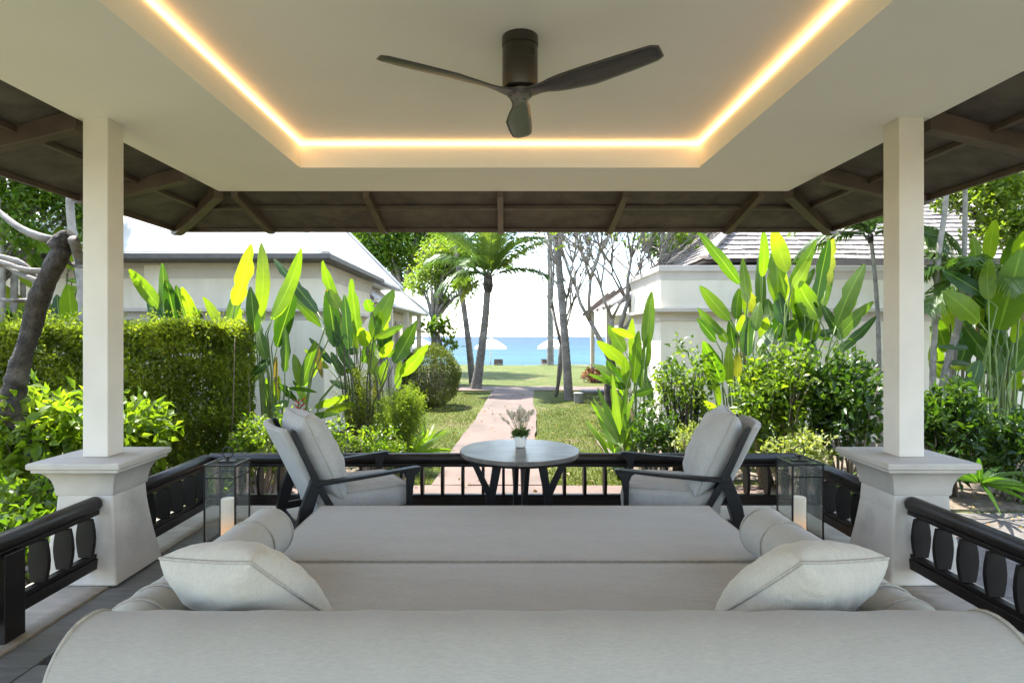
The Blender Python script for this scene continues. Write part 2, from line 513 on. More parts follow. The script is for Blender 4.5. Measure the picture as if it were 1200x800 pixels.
def leaves(name, pos, dirn, length, width, mat, parent=None, fold=.25, simple=False, kind='stuff', tone=None):
    """many small leaves in one mesh: base, two edges, midrib and tip each"""
    N = len(pos)
    dirn = nrm(dirn)
    side = nrm(np.cross(dirn, nrm(rng.normal(size=(N, 3)) * .8 + np.array([0, 0, 1.0]))))
    up = np.cross(side, dirn)
    length = np.broadcast_to(length, (N,))[:, None] * rng.uniform(.65, 1.25, (N, 1))
    width = np.broadcast_to(width, (N,))[:, None] * rng.uniform(.75, 1.2, (N, 1))
    tip = pos + dirn * length - up * length * .18
    mid = pos + dirn * length * .48
    L = mid + side * width * .5 + up * width * fold
    R = mid - side * width * .5 + up * width * fold
    if simple:
        v = np.stack([pos, L, tip, R], 1).reshape(-1, 3)
        t = np.array([[0, 2, 1], [0, 3, 2]])
        k = 4
    else:
        v = np.stack([pos, L, mid, R, tip], 1).reshape(-1, 3)
        t = np.array([[0, 2, 1], [0, 3, 2], [1, 2, 4], [2, 3, 4]])
        k = 5
    tri = (t[None] + (np.arange(N) * k)[:, None, None]).reshape(-1, 3)
    r = rng.uniform(0, 1, N) if tone is None else np.clip(tone + rng.normal(0, .16, N), 0, 1)
    return np_mesh(name, v, tri, mat, parent, np.repeat(r, k), kind=kind)


def clusters(lumps, per, seed_shell=.55):
    """lumps = [(centre, radii, number of twigs)] -> twig ends and outward directions"""
    C, D = [], []
    for c, r, n in lumps:
        c, r = np.array(c, float), np.array(r, float)
        u = nrm(rng.normal(size=(n, 3)))
        rad = rng.uniform(seed_shell, 1.0, (n, 1)) ** .8 * rng.uniform(.8, 1.12, (n, 1))
        C.append(c + u * rad * r); D.append(u)
    return np.concatenate(C), np.concatenate(D)


def sprays(C, D, per, spread, up=.4):
    """leaves along a short twig at every cluster centre"""
    N = len(C)
    ax = nrm(D + rng.normal(0, .45, (N, 3)) + np.array([0, 0, up]))
    t = rng.uniform(-1, 1, (N, per, 1)) * spread
    pos = C[:, None] + ax[:, None] * t + rng.normal(0, spread * .35, (N, per, 3))
    d = nrm(ax[:, None] * .6 + rng.normal(0, .7, (N, per, 3)))
    tone = np.repeat(rng.uniform(.15, .85, N), per)
    return pos.reshape(-1, 3), d.reshape(-1, 3), tone


def shrub(name, label, cat, base, lumps, per, spread, ll, lw, mat, stems=10, stem_mat='twig', group=None, shell=.5, sr=.014, up=.4, simple=False):
    base = Vector(base)
    root = thing(name, label, cat, base, group=group)
    C, D = clusters(lumps, per, shell)
    C = C - np.array(base)
    C[:, 2] = np.maximum(C[:, 2], .04)
    p, d, tone = sprays(C, D, per, spread, up)
    p[:, 2] = np.maximum(p[:, 2], .015)
    leaves('foliage', p, d, ll, lw, mat, root, simple=simple, tone=tone)
    if stems:
        mb = MB()
        idx = rng.choice(len(C), min(stems, len(C)), replace=False)
        ext = float(np.abs(C[:, 0]).max())
        for i in idx:
            e = Vector(C[i])
            b = Vector((e.x * .35 + random.uniform(-.06, .06), e.y * .35 + random.uniform(-.06, .06), -.02))
            m1 = b.lerp(e, .4) + Vector((random.uniform(-.08, .08), random.uniform(-.08, .08), .05))
            m2 = b.lerp(e, .75) + Vector((random.uniform(-.06, .06), random.uniform(-.06, .06), .04))
            mb.tube([b, m1, m2, e], [sr, sr * .8, sr * .55, sr * .25], 6)
        mb.build('stems', stem_mat, root, smooth=True)
    return root


def leaf_mesh_object(name, base, tip, width, mat, parent, bend=.12, roll=0., fold=.18, droop=0., torn=0., rows=9, shape=.75):
    """one large leaf with midrib fold, wavy margin and curl"""
    base, tip = Vector(base), Vector(tip)
    d = tip - base
    L = d.length
    dn = d / L
    view = ((base + tip) / 2 - Vector((0, 0, H))).normalized()
    side = dn.cross(view)
    if side.length < .05:
        side = Vector((1, 0, 0))
    side.normalize()
    nrmv = side.cross(dn).normalized()
    R = Matrix.Rotation(roll, 3, dn)
    side, nrmv = R @ side, R @ nrmv
    width = width / max(.5, abs(math.cos(roll)))
    vs, uv = [], []
    ph = random.uniform(0, 6)
    cols_ = (-1, -.5, 0, .5, 1)
    for i in range(rows + 1):
        t = i / rows
        w = max(.012 * (1 - t), math.sin(math.pi * min(1, t * .97 + .015) ** shape) ** .58 * .5) * width
        c = d * t + nrmv * (bend * L * math.sin(math.pi * t)) + Vector((0, 0, -droop * L * t * t))
        for s in cols_:
            ws = w
            if torn and abs(s) == 1 and random.random() < torn:
                ws = w * random.uniform(.6, .92)
            wave = math.sin(t * 17 + ph + s * 1.3) * .03 * width * abs(s) ** 2
            vs.append(c + side * (s * ws) + nrmv * (fold * abs(s) * ws * (1 - .5 * abs(s)) + wave))
            uv.append((s * .5 + .5, t))
    k = len(cols_)
    fs = []
    for i in range(rows):
        for j in range(k - 1):
            fs.append((i * k + j, i * k + j + 1, i * k + k + j + 1, i * k + k + j))
    me = bpy.data.meshes.new(name)
    me.from_pydata([tuple(v) for v in vs], [], fs)
    ul = me.uv_layers.new(name='UVMap')
    ul.data.foreach_set('uv', [x for lp in me.loops for x in uv[lp.vertex_index]])
    me.polygons.foreach_set('use_smooth', [True] * len(me.polygons))
    me.materials.append(M[mat])
    o = bpy.data.objects.new(name, me)
    col.objects.link(o)
    o.location = base - Vector(parent.location)
    o.parent = parent
    return o


def heliconia(label, root_px, depth, zoom, rows, stem_mat='stem_green', name='heliconia_plant', cat='plant', group='broad-leaved heliconia clumps', spread=.35, wk=.86, extra=.55):
    """zoom=(x0,y0,k): leaf rows are (bx,by,tx,ty,width,kind[,depth offset]) read in a crop of the photograph"""
    x0, y0, k = zoom
    g = P(root_px, 394, depth); g.z = GZ
    root = thing(name, label, cat, g, group=group)
    more = []
    for r in rows:
        if random.random() < extra:
            dx, dy, k_ = random.uniform(-30, 30), random.uniform(10, 70), random.uniform(.7, 1.0)
            sw = random.uniform(-25, 25)
            more.append((r[0] + dx, r[1] + dy, r[0] + dx + (r[2] - r[0]) * k_ + sw, r[1] + dy + (r[3] - r[1]) * k_, r[4] * random.uniform(.7, 1), random.choice('bbd') if r[5] != 's' else 's', random.uniform(.1, .6)))
    if name != 'ginger_plant':
        for r in random.sample(list(rows), min(4, len(rows))):
            yb = r[1] + random.uniform(90, 170)
            more.append((r[0] + random.uniform(-15, 15), yb, r[0] + random.uniform(-40, 40), yb + random.uniform(60, 120), random.uniform(14, 24), 'x', random.uniform(-.3, .3)))
    for r in list(rows) + more:
        bx, by, tx, ty, w, kd = r[:6]
        dz = r[6] if len(r) > 6 else random.uniform(-.45, .45)
        Y0 = depth + dz
        Y1 = Y0 + random.uniform(-.28, .28)
        b = P(x0 + bx * k, y0 + by * k, Y0)
        t = P(x0 + tx * k, y0 + ty * k, Y1)
        width = w * k / F * Y0 * wk
        mat = {'b': 'heli', 'd': 'heli_dark', 'y': 'heli_yellow', 's': 'strap', 'x': 'heli_dead'}[kd]
        o = leaf_mesh_object('leaf', b, t, width, mat, root, bend=random.uniform(-.08, .1), roll=random.uniform(-.7, .7),
                             fold=random.uniform(.1, .35), torn=.25 if random.random() < .35 else 0)
        gx = g.x + (b.x - g.x) * .55 + random.uniform(-.05, .05)
        gy = g.y + (b.y - g.y) * .6
        f = Vector((gx, gy, GZ - .02)) - g
        bb = b - g
        d = (t - b).normalized()
        m = f.lerp(bb, .6) + Vector((0, 0, .08))
        m2 = bb - d * min(.18, max(.02, (bb.z - f.z) * .2)) * (1 if d.z > 0 else -.2) - Vector((0, 0, .06))
        pts = [f, f.lerp(m, .5) + Vector((random.uniform(-.02, .02), 0, 0)), m, m2, bb]
        MB().tube(pts, [.017, .015, .012, .009, .007], 6).build('stem', stem_mat, root, smooth=True)
    return root


def bez(a, b, c, n):
    a, b, c = Vector(a), Vector(b), Vector(c)
    return [a * (1 - t) ** 2 + b * 2 * t * (1 - t) + c * t * t for t in [i / n for i in range(n + 1)]]


def smooth_path(pts, n=6):
    """Catmull-Rom through the points"""
    pts = [Vector(p) for p in pts]
    q = [pts[0] * 2 - pts[1]] + pts + [pts[-1] * 2 - pts[-2]]
    out = []
    for i in range(1, len(q) - 2):
        for k in range(n):
            t = k / n
            a, b, c, d = q[i - 1], q[i], q[i + 1], q[i + 2]
            out.append(.5 * ((2 * b) + (c - a) * t + (2 * a - 5 * b + 4 * c - d) * t * t + (3 * b - 3 * c + d - a) * t ** 3))
    out.append(pts[-1])
    return out


def interp(vals, n):
    x = np.linspace(0, len(vals) - 1, n)
    return list(np.interp(x, np.arange(len(vals)), vals))


# ================================================================== the ground
def lawn_material():
    m, n, l, o, b = base_nodes('lawn')
    vec = n.new('ShaderNodeNewGeometry').outputs['Position']
    a = ramp(n, l, noise(n, l, vec, 1.1, 6, .65), [(.3, (.055, .078, .016)), (.52, (.082, .10, .022)), (.72, (.125, .12, .042))])
    f = ramp(n, l, noise(n, l, vec, 14, 5, .7), [(.3, (.62, .68, .62)), (.7, (1.2, 1.15, 1.1))])
    mm = n.new('ShaderNodeMixRGB'); mm.blend_type = 'MULTIPLY'; mm.inputs[0].default_value = 1
    l.new(a, mm.inputs[1]); l.new(f, mm.inputs[2])
    d = n.new('ShaderNodeMixRGB'); d.inputs[2].default_value = (.15, .115, .072, 1)
    l.new(ramp(n, l, noise(n, l, vec, .55, 6, .7), [(.56, (0, 0, 0)), (.72, (.8, .8, .8))]), d.inputs[0])
    l.new(mm.outputs[0], d.inputs[1])
    l.new(d.outputs[0], b.inputs['Base Color'])
    b.inputs['Roughness'].default_value = .9
    b.inputs['Specular IOR Level'].default_value = .15
    bp = n.new('ShaderNodeBump'); bp.inputs['Strength'].default_value = .8; bp.inputs['Distance'].default_value = .04
    l.new(noise(n, l, vec, 30, 5, .7), bp.inputs['Height']); l.new(bp.outputs[0], b.inputs['Normal'])
    return m


M['lawn'] = lawn_material()
M['path'] = pmat('path_concrete', (.135, .09, .070), (.105, .071, .056), 2.2, .85, .3, 25, world_pos=True, dist=.01, c3=(.08, .058, .047), s3=1.4)
M['soil'] = pmat('soil', (.10, .075, .05), (.155, .12, .085), 5, .95, .8, 20, world_pos=True, dist=.03, c3=(.22, .18, .13), s3=6)
M['gravel'] = pmat('gravel_path', (.135, .12, .105), (.085, .075, .065), 14, .9, .5, 30, world_pos=True, dist=.02)


def sea_material():
    m, n, l, o, b = base_nodes('sea_water')
    vec = n.new('ShaderNodeNewGeometry').outputs['Position']
    sp = n.new('ShaderNodeSeparateXYZ'); l.new(vec, sp.inputs[0])
    # sand shows through the shallows: water gets bluer with depth, that is with distance from the shore
    mr = n.new('ShaderNodeMapRange'); mr.inputs['From Min'].default_value = 50; mr.inputs['From Max'].default_value = 700
    l.new(sp.outputs[1], mr.inputs[0])
    sq = n.new('ShaderNodeMath'); sq.operation = 'POWER'; sq.inputs[1].default_value = .45
    l.new(mr.outputs[0], sq.inputs[0])
    c = ramp(n, l, sq.outputs[0], [(0, (.05, .125, .125)), (.2, (.013, .062, .078)), (.55, (.004, .030, .052)), (1, (.003, .021, .045))])
    st = ramp(n, l, noise(n, l, vec, .06, 5, .6, (.35, 1.4, 1)), [(.35, (.55, .65, .75)), (.65, (1.45, 1.35, 1.25))])
    mm = n.new('ShaderNodeMixRGB'); mm.blend_type = 'MULTIPLY'; mm.inputs[0].default_value = .8
    l.new(c, mm.inputs[1]); l.new(st, mm.inputs[2])
    l.new(mm.outputs[0], b.inputs['Base Color'])
    b.inputs['Roughness'].default_value = .5
    b.inputs['Specular IOR Level'].default_value = .08
    bp = n.new('ShaderNodeBump'); bp.inputs['Strength'].default_value = .6; bp.inputs['Distance'].default_value = .4
    l.new(noise(n, l, vec, .5, 6, .65, (.3, 1, 1)), bp.inputs['Height']); l.new(bp.outputs[0], b.inputs['Normal'])
    return m


M['sea'] = sea_material()

# lawn with a gentle fall to the beach
xs = np.concatenate([np.linspace(-120, -12, 14), np.linspace(-10, 12, 45), np.linspace(14, 120, 14)])
ys = np.concatenate([np.linspace(-30, 4, 8), np.linspace(5, 38.5, 60)])
gv = [(x, y, GZ + (.03 * math.sin(x * .9 + 1) * math.sin(y * .45) if y > 8 else 0) - (.25 * ((y - 37.5) ** 2) if y > 37.5 else 0)) for y in ys for x in xs]
nx = len(xs)
gf = [(j * nx + i, j * nx + i + 1, (j + 1) * nx + i + 1, (j + 1) * nx + i) for j in range(len(ys) - 1) for i in range(nx - 1)]
structure(MB().add(gv, gf).build('lawn', 'lawn', smooth=True, fix=False))
structure(MB().add([(-150, 38.2, GZ - .15), (150, 38.2, GZ - .15), (150, 62, -1.75), (-150, 62, -1.75)], [(0, 1, 2, 3)]).build('beach', 'sand', fix=False))
structure(MB().add([(-9000, 52, -1.6), (9000, 52, -1.6), (9000, 14000, -1.6), (-9000, 14000, -1.6)], [(0, 1, 2, 3)]).build('sea', 'sea', fix=False))

# concrete path from the terrace to the beach, a crossing path and the apron by the terrace
def strip(name, left, right, mat, th=.035):
    n = len(left)
    v = [Vector(p) + Vector((0, 0, th)) for p in left] + [Vector(p) + Vector((0, 0, th)) for p in right] + \
        [Vector(p) - Vector((0, 0, .1)) for p in left] + [Vector(p) - Vector((0, 0, .1)) for p in right]
    f = []
    for i in range(n - 1):
        f += [(i, i + 1, n + i + 1, n + i), (i, 2 * n + i, 2 * n + i + 1, i + 1), (n + i, n + i + 1, 3 * n + i + 1, 3 * n + i)]
    f += [(0, n, 3 * n, 2 * n), (n - 1, 3 * n - 1, 4 * n - 1, 2 * n - 1)]
    return structure(MB().add(v, f).build(name, mat))


pl, pr = [], []
for k in range(25):
    y = 7.06 + (19.4 - 7.06) * k / 24
    xl = -.87 + (y - 7) * .044 - .02 * math.sin(y * .8)
    pl.append((xl + random.uniform(-.02, .02), y, GZ)); pr.append((xl + 1.31 + .02 * math.sin(y * 1.1) + random.uniform(-.02, .02), y, GZ))
strip('garden_path', pl, pr, 'path')
cl, cr = [], []
for k in range(33):
    x = -9 + 20 * k / 32
    cl.append((x, 19.4 + .05 * math.sin(x) + random.uniform(-.03, .03), GZ)); cr.append((x, 20.9 + .05 * math.sin(x * 1.2) + random.uniform(-.03, .03), GZ))
strip('crossing_path', cl, cr, 'path', .039)
al, ar = [], []
for k in range(21):
    x = -3.4 + 7.6 * k / 20
    al.append((x, 5.22, GZ)); ar.append((x, 7.05 + random.uniform(-.025, .025), GZ))
strip('terrace_apron', al, ar, 'path', .031)
# planting beds and the gravel walk on the right
def bed(name, poly, mat, z):
    return structure(MB().prism([Vector((x, y, GZ)) for x, y in poly], (0, 0, -.1), (0, 0, z)).build(name, mat))


bed('planting_bed', [(-12, 2.5), (-3.45, 2.5), (-3.45, 7.2), (-1.9, 7.6), (-1.6, 8.6), (-2.2, 10.2), (-12, 10.2)], 'soil', .02)
bed('planting_bed', [(4.25, 6.1), (12, 6.1), (12, 10.2), (1.6, 10.2), (1.55, 8.6), (1.9, 7.5), (4.25, 7.2)], 'soil', .02)
gw = []
for k in range(17):
    y = -3 + 9 * k / 16
    gw.append(y)
strip('gravel_walk', [(3.05 + .5 * max(0, (y - 4)) * .5, y, GZ) for y in gw], [(6.0 + .1 * math.sin(y * 2), y, GZ) for y in gw], 'gravel', .015)

structure(MB().bounds(-9, 9, -14, -2.24, GZ - .1, GZ + .04).build('unseen_bounce_paving', 'ledge'))  # pale paving added out of view behind the camera, bounces sunlight into the pavilion
# grass blades on the nearer lawn
N = 90000
gx = rng.uniform(-4.2, 5.5, N); gy = 7.1 + rng.uniform(0, 1, N) ** 1.5 * 13
xl = -.87 + (gy - 7) * .044
keep = ((gx < xl - .02) | (gx > xl + 1.33)) & ((gy < 19.3) | (gy > 21)) & (np.abs(gx + .2) < .36 * gy + .3)
dens = np.sin(gx * 2.1 + 1.3 * np.sin(gy * 1.7)) * np.sin(gy * 1.9 + 1.1 * np.sin(gx * 1.3)) + rng.normal(0, .5, N)
keep &= dens > -.55
gx, gy = gx[keep], gy[keep]
p = np.stack([gx, gy, np.full_like(gx, GZ - .005)], 1)
d = rng.normal(0, .45, p.shape) + np.array([0, 0, 1.])
g = leaves('lawn_grass', p, d, .045, .011, 'grass_blade', simple=True, kind='stuff')
tag(g, 'short sunlit grass growing on both sides of the path', 'grass')

# ================================================================== terrace
terrace = structure(MB().bounds(-2.78, 2.78, -2.2, 5.16, GZ - .1, -.03).build('terrace_floor', 'slate', bevel=.006))
_slabs = {}
def slab(x0, x1, y0, y1, mat, z=0.0, name='paving_slab', t=.03):
    s = (round(x1 - x0, 3), round(y1 - y0, 3), mat)
    o = MB().bounds(x0 + .003, x1 - .003, y0 + .003, y1 - .003, z - t, z).build(name, mat, terrace, bevel=.004, loc=((x0 + x1) / 2, (y0 + y1) / 2, z))
    return o


for sx in (-1, 1):
    edges = [-2.2, -1.2, -.2, .8, 1.8, 2.78, 3.42, 4.35, 5.16]
    for a, b in zip(edges[:-1], edges[1:]):
        x = sorted((sx * 2.29, sx * 2.78))
        slab(x[0], x[1], a, b, 'ledge', .012, 'ledge_slab', .04)
    for a, b in zip([-.6, .6, 1.8, 2.6, 3.4, 4.0], [.6, 1.8, 2.6, 3.4, 4.0, 4.5]):
        x = sorted((sx * 2.08, sx * 2.288))
        slab(x[0], x[1], a, b, 'grey_stone', 0.002)
    for a in (1.0, 2.42, 3.3):
        x = sorted((sx * 1.86, sx * 2.078))
        slab(x[0], x[1], a, a + .2, 'grey_stone', .002)
for k in range(7):
    x0 = -2.288 + k * .6537
    slab(x0, x0 + .6537, 4.5, 5.16, 'ledge', .012, 'ledge_slab', .04)
for i in range(6):
    for j in range(7):
        if i in (0, 5):
            continue
        slab(-1.86 + i * .62, -1.24 + i * .62, .2 + j * .614, .2 + (j + 1) * .614, 'ftile', 0)

# black pebble wash either side of the daybed: small stones bedded flush
M['pebble'] = leaf_mat('pebble', [(.025, .025, .025), (.06, .06, .062), (.13, .13, .13)], 0, .45)
ico = bmesh.new(); bmesh.ops.create_icosphere(ico, subdivisions=1, radius=1)
iv = np.array([v.co[:] for v in ico.verts]); it = np.array([[v.index for v in f.verts] for f in ico.faces]); ico.free()
for sx in (-1, 1):
    N = 15000
    px_ = rng.uniform(1.27, 2.07, N) * sx; py_ = rng.uniform(.9, 4.45, N)
    if True:
        ok = ~((np.abs(px_) > 1.85) & (((py_ > 1.0) & (py_ < 1.2)) | ((py_ > 2.42) & (py_ < 2.62)) | ((py_ > 3.3) & (py_ < 3.5)))) & (np.abs(px_) > 1.26)
        px_, py_ = px_[ok], py_[ok]
    n_ = len(px_)
    sc_ = rng.uniform(.006, .012, (n_, 1, 1)) * rng.uniform(.7, 1.3, (n_, 1, 3)) * np.array([1, 1, .6])
    v = iv[None] * sc_ + np.stack([px_, py_, np.full(n_, -.012)], 1)[:, None]
    v[..., 2] += 0
    o = np_mesh('pebbles', v.reshape(-1, 3), (it[None] + (np.arange(n_) * len(iv))[:, None, None]).reshape(-1, 3), 'pebble', terrace,
                np.repeat(rng.uniform(0, 1, n_), len(iv)), kind='stuff')

# ================================================================== pavilion
pav = thing('pavilion', 'open timber pavilion with cream recessed ceiling, two pale columns and dark brown eaves', 'pavilion')
CZ = H + 1.325
RX0, RX1, RY0, RY1 = -1.60, 1.54, .30, 4.63
CX, CY0, CY1 = 2.60, -1.6, 5.38
c = MB()
for x0, x1, y0, y1 in ((-CX, RX0, CY0, CY1), (RX1, CX, CY0, CY1), (RX0, RX1, RY1, CY1), (RX0, RX1, CY0, RY0)):
    c.bounds(x0, x1, y0, y1, CZ, CZ + .05)
c.build('ceiling', 'ceiling', pav)
c = MB()
UZ = CZ + .205
c.bounds(RX0 - .02, RX0, RY0, RY1, CZ + .0501, UZ); c.bounds(RX1, RX1 + .02, RY0, RY1, CZ + .0501, UZ)
c.bounds(RX0 - .02, RX1 + .02, RY1, RY1 + .02, CZ + .0501, UZ); c.bounds(RX0 - .02, RX1 + .02, RY0 - .02, RY0, CZ + .0501, UZ)
c.build('recess_wall', 'ceiling', pav)
MB().bounds(RX0 - .1, RX1 + .1, RY0 - .1, RY1 + .1, UZ + .001, UZ + .05).build('recessed_ceiling', 'ceiling', pav)
M['led'] = emit_mat('led_strip', (1.0, .52, .175), 1.9)
for nm, b in (('l', (RX0 + .002, RX0 + .010, RY0, RY1)), ('r', (RX1 - .012, RX1 - .002, RY0, RY1)), ('f', (RX0 + .014, RX1 - .014, RY1 - .012, RY1 - .002)), ('b', (RX0 + .014, RX1 - .014, RY0 + .002, RY0 + .012))):
    MB().bounds(*b, UZ - .027, UZ - .012).build('light_strip', 'led', pav)

# columns: flared plinth, cove cornice, cap slab and post
for sx in (-1, 1):
    cx, cy = sx * 2.475, 3.645
    colm = MB().square([(.232, .012), (.228, .03), (.212, .12), (.196, .22), (.182, .32), (.170, .42), (.164, .526)], (cx, cy, 0)).build('column', 'pedestal', pav, bevel=.012, seg=3)
    prof = [(.168, .52)]
    for k in range(9):
        a = k / 8 * math.pi / 2
        prof.append((.172 + .078 * (1 - math.cos(a)), .52 + .016 + .135 * math.sin(a)))
    prof += [(.252, .672), (.252, .690)]
    MB().square(prof, (cx, cy, 0)).build('cornice', 'cornice_stone', colm, smooth='angle', bevel=.003)
    MB().square([(.262, .691), (.268, .697), (.268, .722), (.262, .728)], (cx, cy, 0)).build('cap_slab', 'cornice_stone', colm)
    MB().square([(.076, .7285), (.076, CZ + .002)], (cx, cy, 0)).build('post', 'post', colm, bevel=.005)

# eaves: rafters, purlins, boards between them
EX, EY, EYB = 3.47, 6.25, -2.5
SI, SO = CZ + .075, 2.60                         # height of the boards at ceiling edge and at the eave
IX, IY, IYB = 2.55, 5.33, -1.6


def soff(o):                                     # o: 0 at ceiling edge .. 1 at eave
    return SI + (SO - SI) * o


def ring(o):
    return IX + (EX - IX) * o, IY + (EY - IY) * o, IYB + (EYB - IYB) * o


raf_x = [-2.46, -1.26, -.03, 1.12, 2.36]
raf_y = [-.0, 1.2, 2.4, 3.62, 4.82]
rows = [(0, .47), (.47, 1.0)]
def panel(pts):
    MB().prism(pts, (0, 0, 0), (0, 0, .015)).build('soffit_panel', 'soffit', pav)


for a, b in rows:
    xa, ya, ba = ring(a); xb, yb, bb_ = ring(b)
    # front
    cuts = [None] + raf_x + [None]
    for l_, r_ in zip(cuts[:-1], cuts[1:]):
        la, lb = (-xa, -xb) if l_ is None else (l_, l_)
        ra, rb = (xa, xb) if r_ is None else (r_, r_)
        g_ = .004
        panel([(la + g_, ya + g_, soff(a)), (ra - g_, ya + g_, soff(a)), (rb - g_, yb - g_, soff(b)), (lb + g_, yb - g_, soff(b))])
    for sx in (-1, 1):
        cuts = [None] + raf_y + [None]
        for l_, r_ in zip(cuts[:-1], cuts[1:]):
            la, lb = (ba, bb_) if l_ is None else (l_, l_)
            ra, rb = (ya, yb) if r_ is None else (r_, r_)
            g_ = .004
            panel([(sx * (xa + g_), la + g_, soff(a)), (sx * (xa + g_), ra - g_, soff(a)), (sx * (xb - g_), rb - g_, soff(b)), (sx * (xb - g_), lb + g_, soff(b))])


def rafter(x0, y0, x1, y1, w=.06, hi=.115, ho=.085, name='rafter'):
    """deep timber under the boards, its outer end cut round"""
    a, b = Vector((x0, y0, 0)), Vector((x1, y1, 0))
    d = (b - a).normalized(); s = Vector((-d.y, d.x, 0)) * w / 2
    L = (b - a).length
    u0 = .053 * (1.414 if 'hip' in name else 1)
    prof = [(u0, soff(u0 / L) - .003)]
    for t in (u0 / L, .5, .88):
        prof.append((L * t, soff(t) - hi + (hi - ho) * t))
    prof += [(L * .96, soff(.96) - ho * .82), (L * 1.0, soff(1) - ho * .5), (L * 1.012, soff(1) - .005), (L, soff(1) - .003)]
    poly = [a + d * u + Vector((0, 0, z)) for u, z in prof]
    MB().prism(poly, s, -s).build(name, 'rafter', pav, bevel=.004)


for x in raf_x:
    rafter(x, IY, x, EY + .03)
for sx in (-1, 1):
    for y in raf_y:
        rafter(sx * IX, y, sx * (EX + .03), y, .085, .13, .09)
    rafter(sx * IX, IY, sx * (EX + .04), EY + .04, .085, .125, .1, 'hip_rafter')
for o_, h_, w_ in ((.47, .035, .05), (.985, .04, .03)):
    x_, y_, b_ = ring(o_)
    z_ = soff(o_) - .003
    nm = 'purlin' if o_ < .9 else 'eave_batten'
    MB().bounds(-x_, x_, y_ - w_ / 2, y_ + w_ / 2, z_ - h_, z_).build(nm, 'rafter', pav, bevel=.003)
    for sx in (-1, 1):
        MB().bounds(*sorted((sx * (x_ - w_ / 2), sx * (x_ + w_ / 2))), b_, y_ - w_ / 2 - .001, z_ - h_, z_).build(nm, 'rafter', pav, bevel=.003)
MB().bounds(-IX - .02, IX + .02, CY1 - .045, CY1 - .005, CZ + .0505, SI + .03).build('edge_beam', 'rafter', pav)
for sx in (-1, 1):
    MB().bounds(*sorted((sx * (CX - .045), sx * (CX - .005))), CY0, CY1 - .05, CZ + .0505, SI + .03).build('edge_beam', 'rafter', pav)
# roof above, closing the pavilion against sun
rz = SO + .03
MB().add([(-EX - .05, EYB - .05, rz), (EX + .05, EYB - .05, rz), (EX + .05, EY + .05, rz), (-EX - .05, EY + .05, rz), (0, 1.0, rz + 2.9), (0, 2.8, rz + 2.9)],
         [(0, 1, 4), (1, 2, 5, 4), (2, 3, 5), (3, 0, 4, 5)]).build('roof', 'shingle', pav)

# ================================================================== railings
def railing(label, a, b, newel=None):
    a, b = Vector(a), Vector(b)
    L = (b - a).length
    d = (b - a) / L
    root = thing('railing', label, 'railing', a, group='dark timber railings of the terrace')
    root.rotation_euler = (0, 0, math.atan2(d.y, d.x))
    # local x runs along the railing
    ring_ = [(L * t, 0, .478) for t in (0, .5, 1)]
    MB().tube([(0.0, 0, .477), (.012, 0, .477), (L - .012, 0, .477), (L, 0, .477)], [.036, .044, .044, .036], 16).build('handrail', 'rail', root, smooth='angle')
    MB().bounds(0.001, L - .001, -.022, .022, .412, .437).build('sub_rail', 'rail', root, bevel=.003)
    MB().bounds(0, L, -.032, .032, .105, .165).build('bottom_rail', 'rail', root, bevel=.004)
    MB().bounds(0.001, L - .001, -.022, .022, .1655, .19).build('bottom_fillet', 'rail', root, bevel=.003)
    n = max(1, int(round(L / .166)))
    prof = []
    z0, z1 = .1905, .4115
    outer = [(.037, 0), (.043, .12), (.050, .3), (.0535, .5), (.050, .7), (.043, .88), (.037, 1)]
    me = None
    for k in range(n):
        x = (k + .5) * L / n
        if me is None:
            poly = [Vector((0, w, z0 + (z1 - z0) * t)) for w, t in outer] + [Vector((0, -w, z0 + (z1 - z0) * t)) for w, t in reversed(outer)]
            o = MB().prism(poly, (-.0115, 0, 0), (.0115, 0, 0)).build('baluster', 'slat', root, bevel=.003)
            me = o
            o.location.x = x
        else:
            o = me.copy(); col.objects.link(o); o.parent = root; o.location = (x, 0, 0)
    if newel is not None:
        MB().bounds(newel - .06, newel + .06, -.06, .06, .012, .43).build('newel_post', 'rail', root, bevel=.005)
    return root


railing('long front railing behind the table, facing the garden path', (-2.37, 4.75, 0), (2.37, 4.75, 0))
railing('railing running from the left column back to the garden corner behind the left lantern', (-2.37, 3.85, 0), (-2.37, 4.70, 0))
railing('railing running from the right column back to the garden corner behind the right lantern', (2.37, 3.85, 0), (2.37, 4.70, 0))
railing('near left railing with a thick square newel, ending at the left column', (-2.40, 1.6, 0), (-2.40, 3.47, 0), newel=1.225)
railing('near right railing ending at the right column, beside the gravel walk', (2.40, 1.6, 0), (2.40, 3.47, 0))

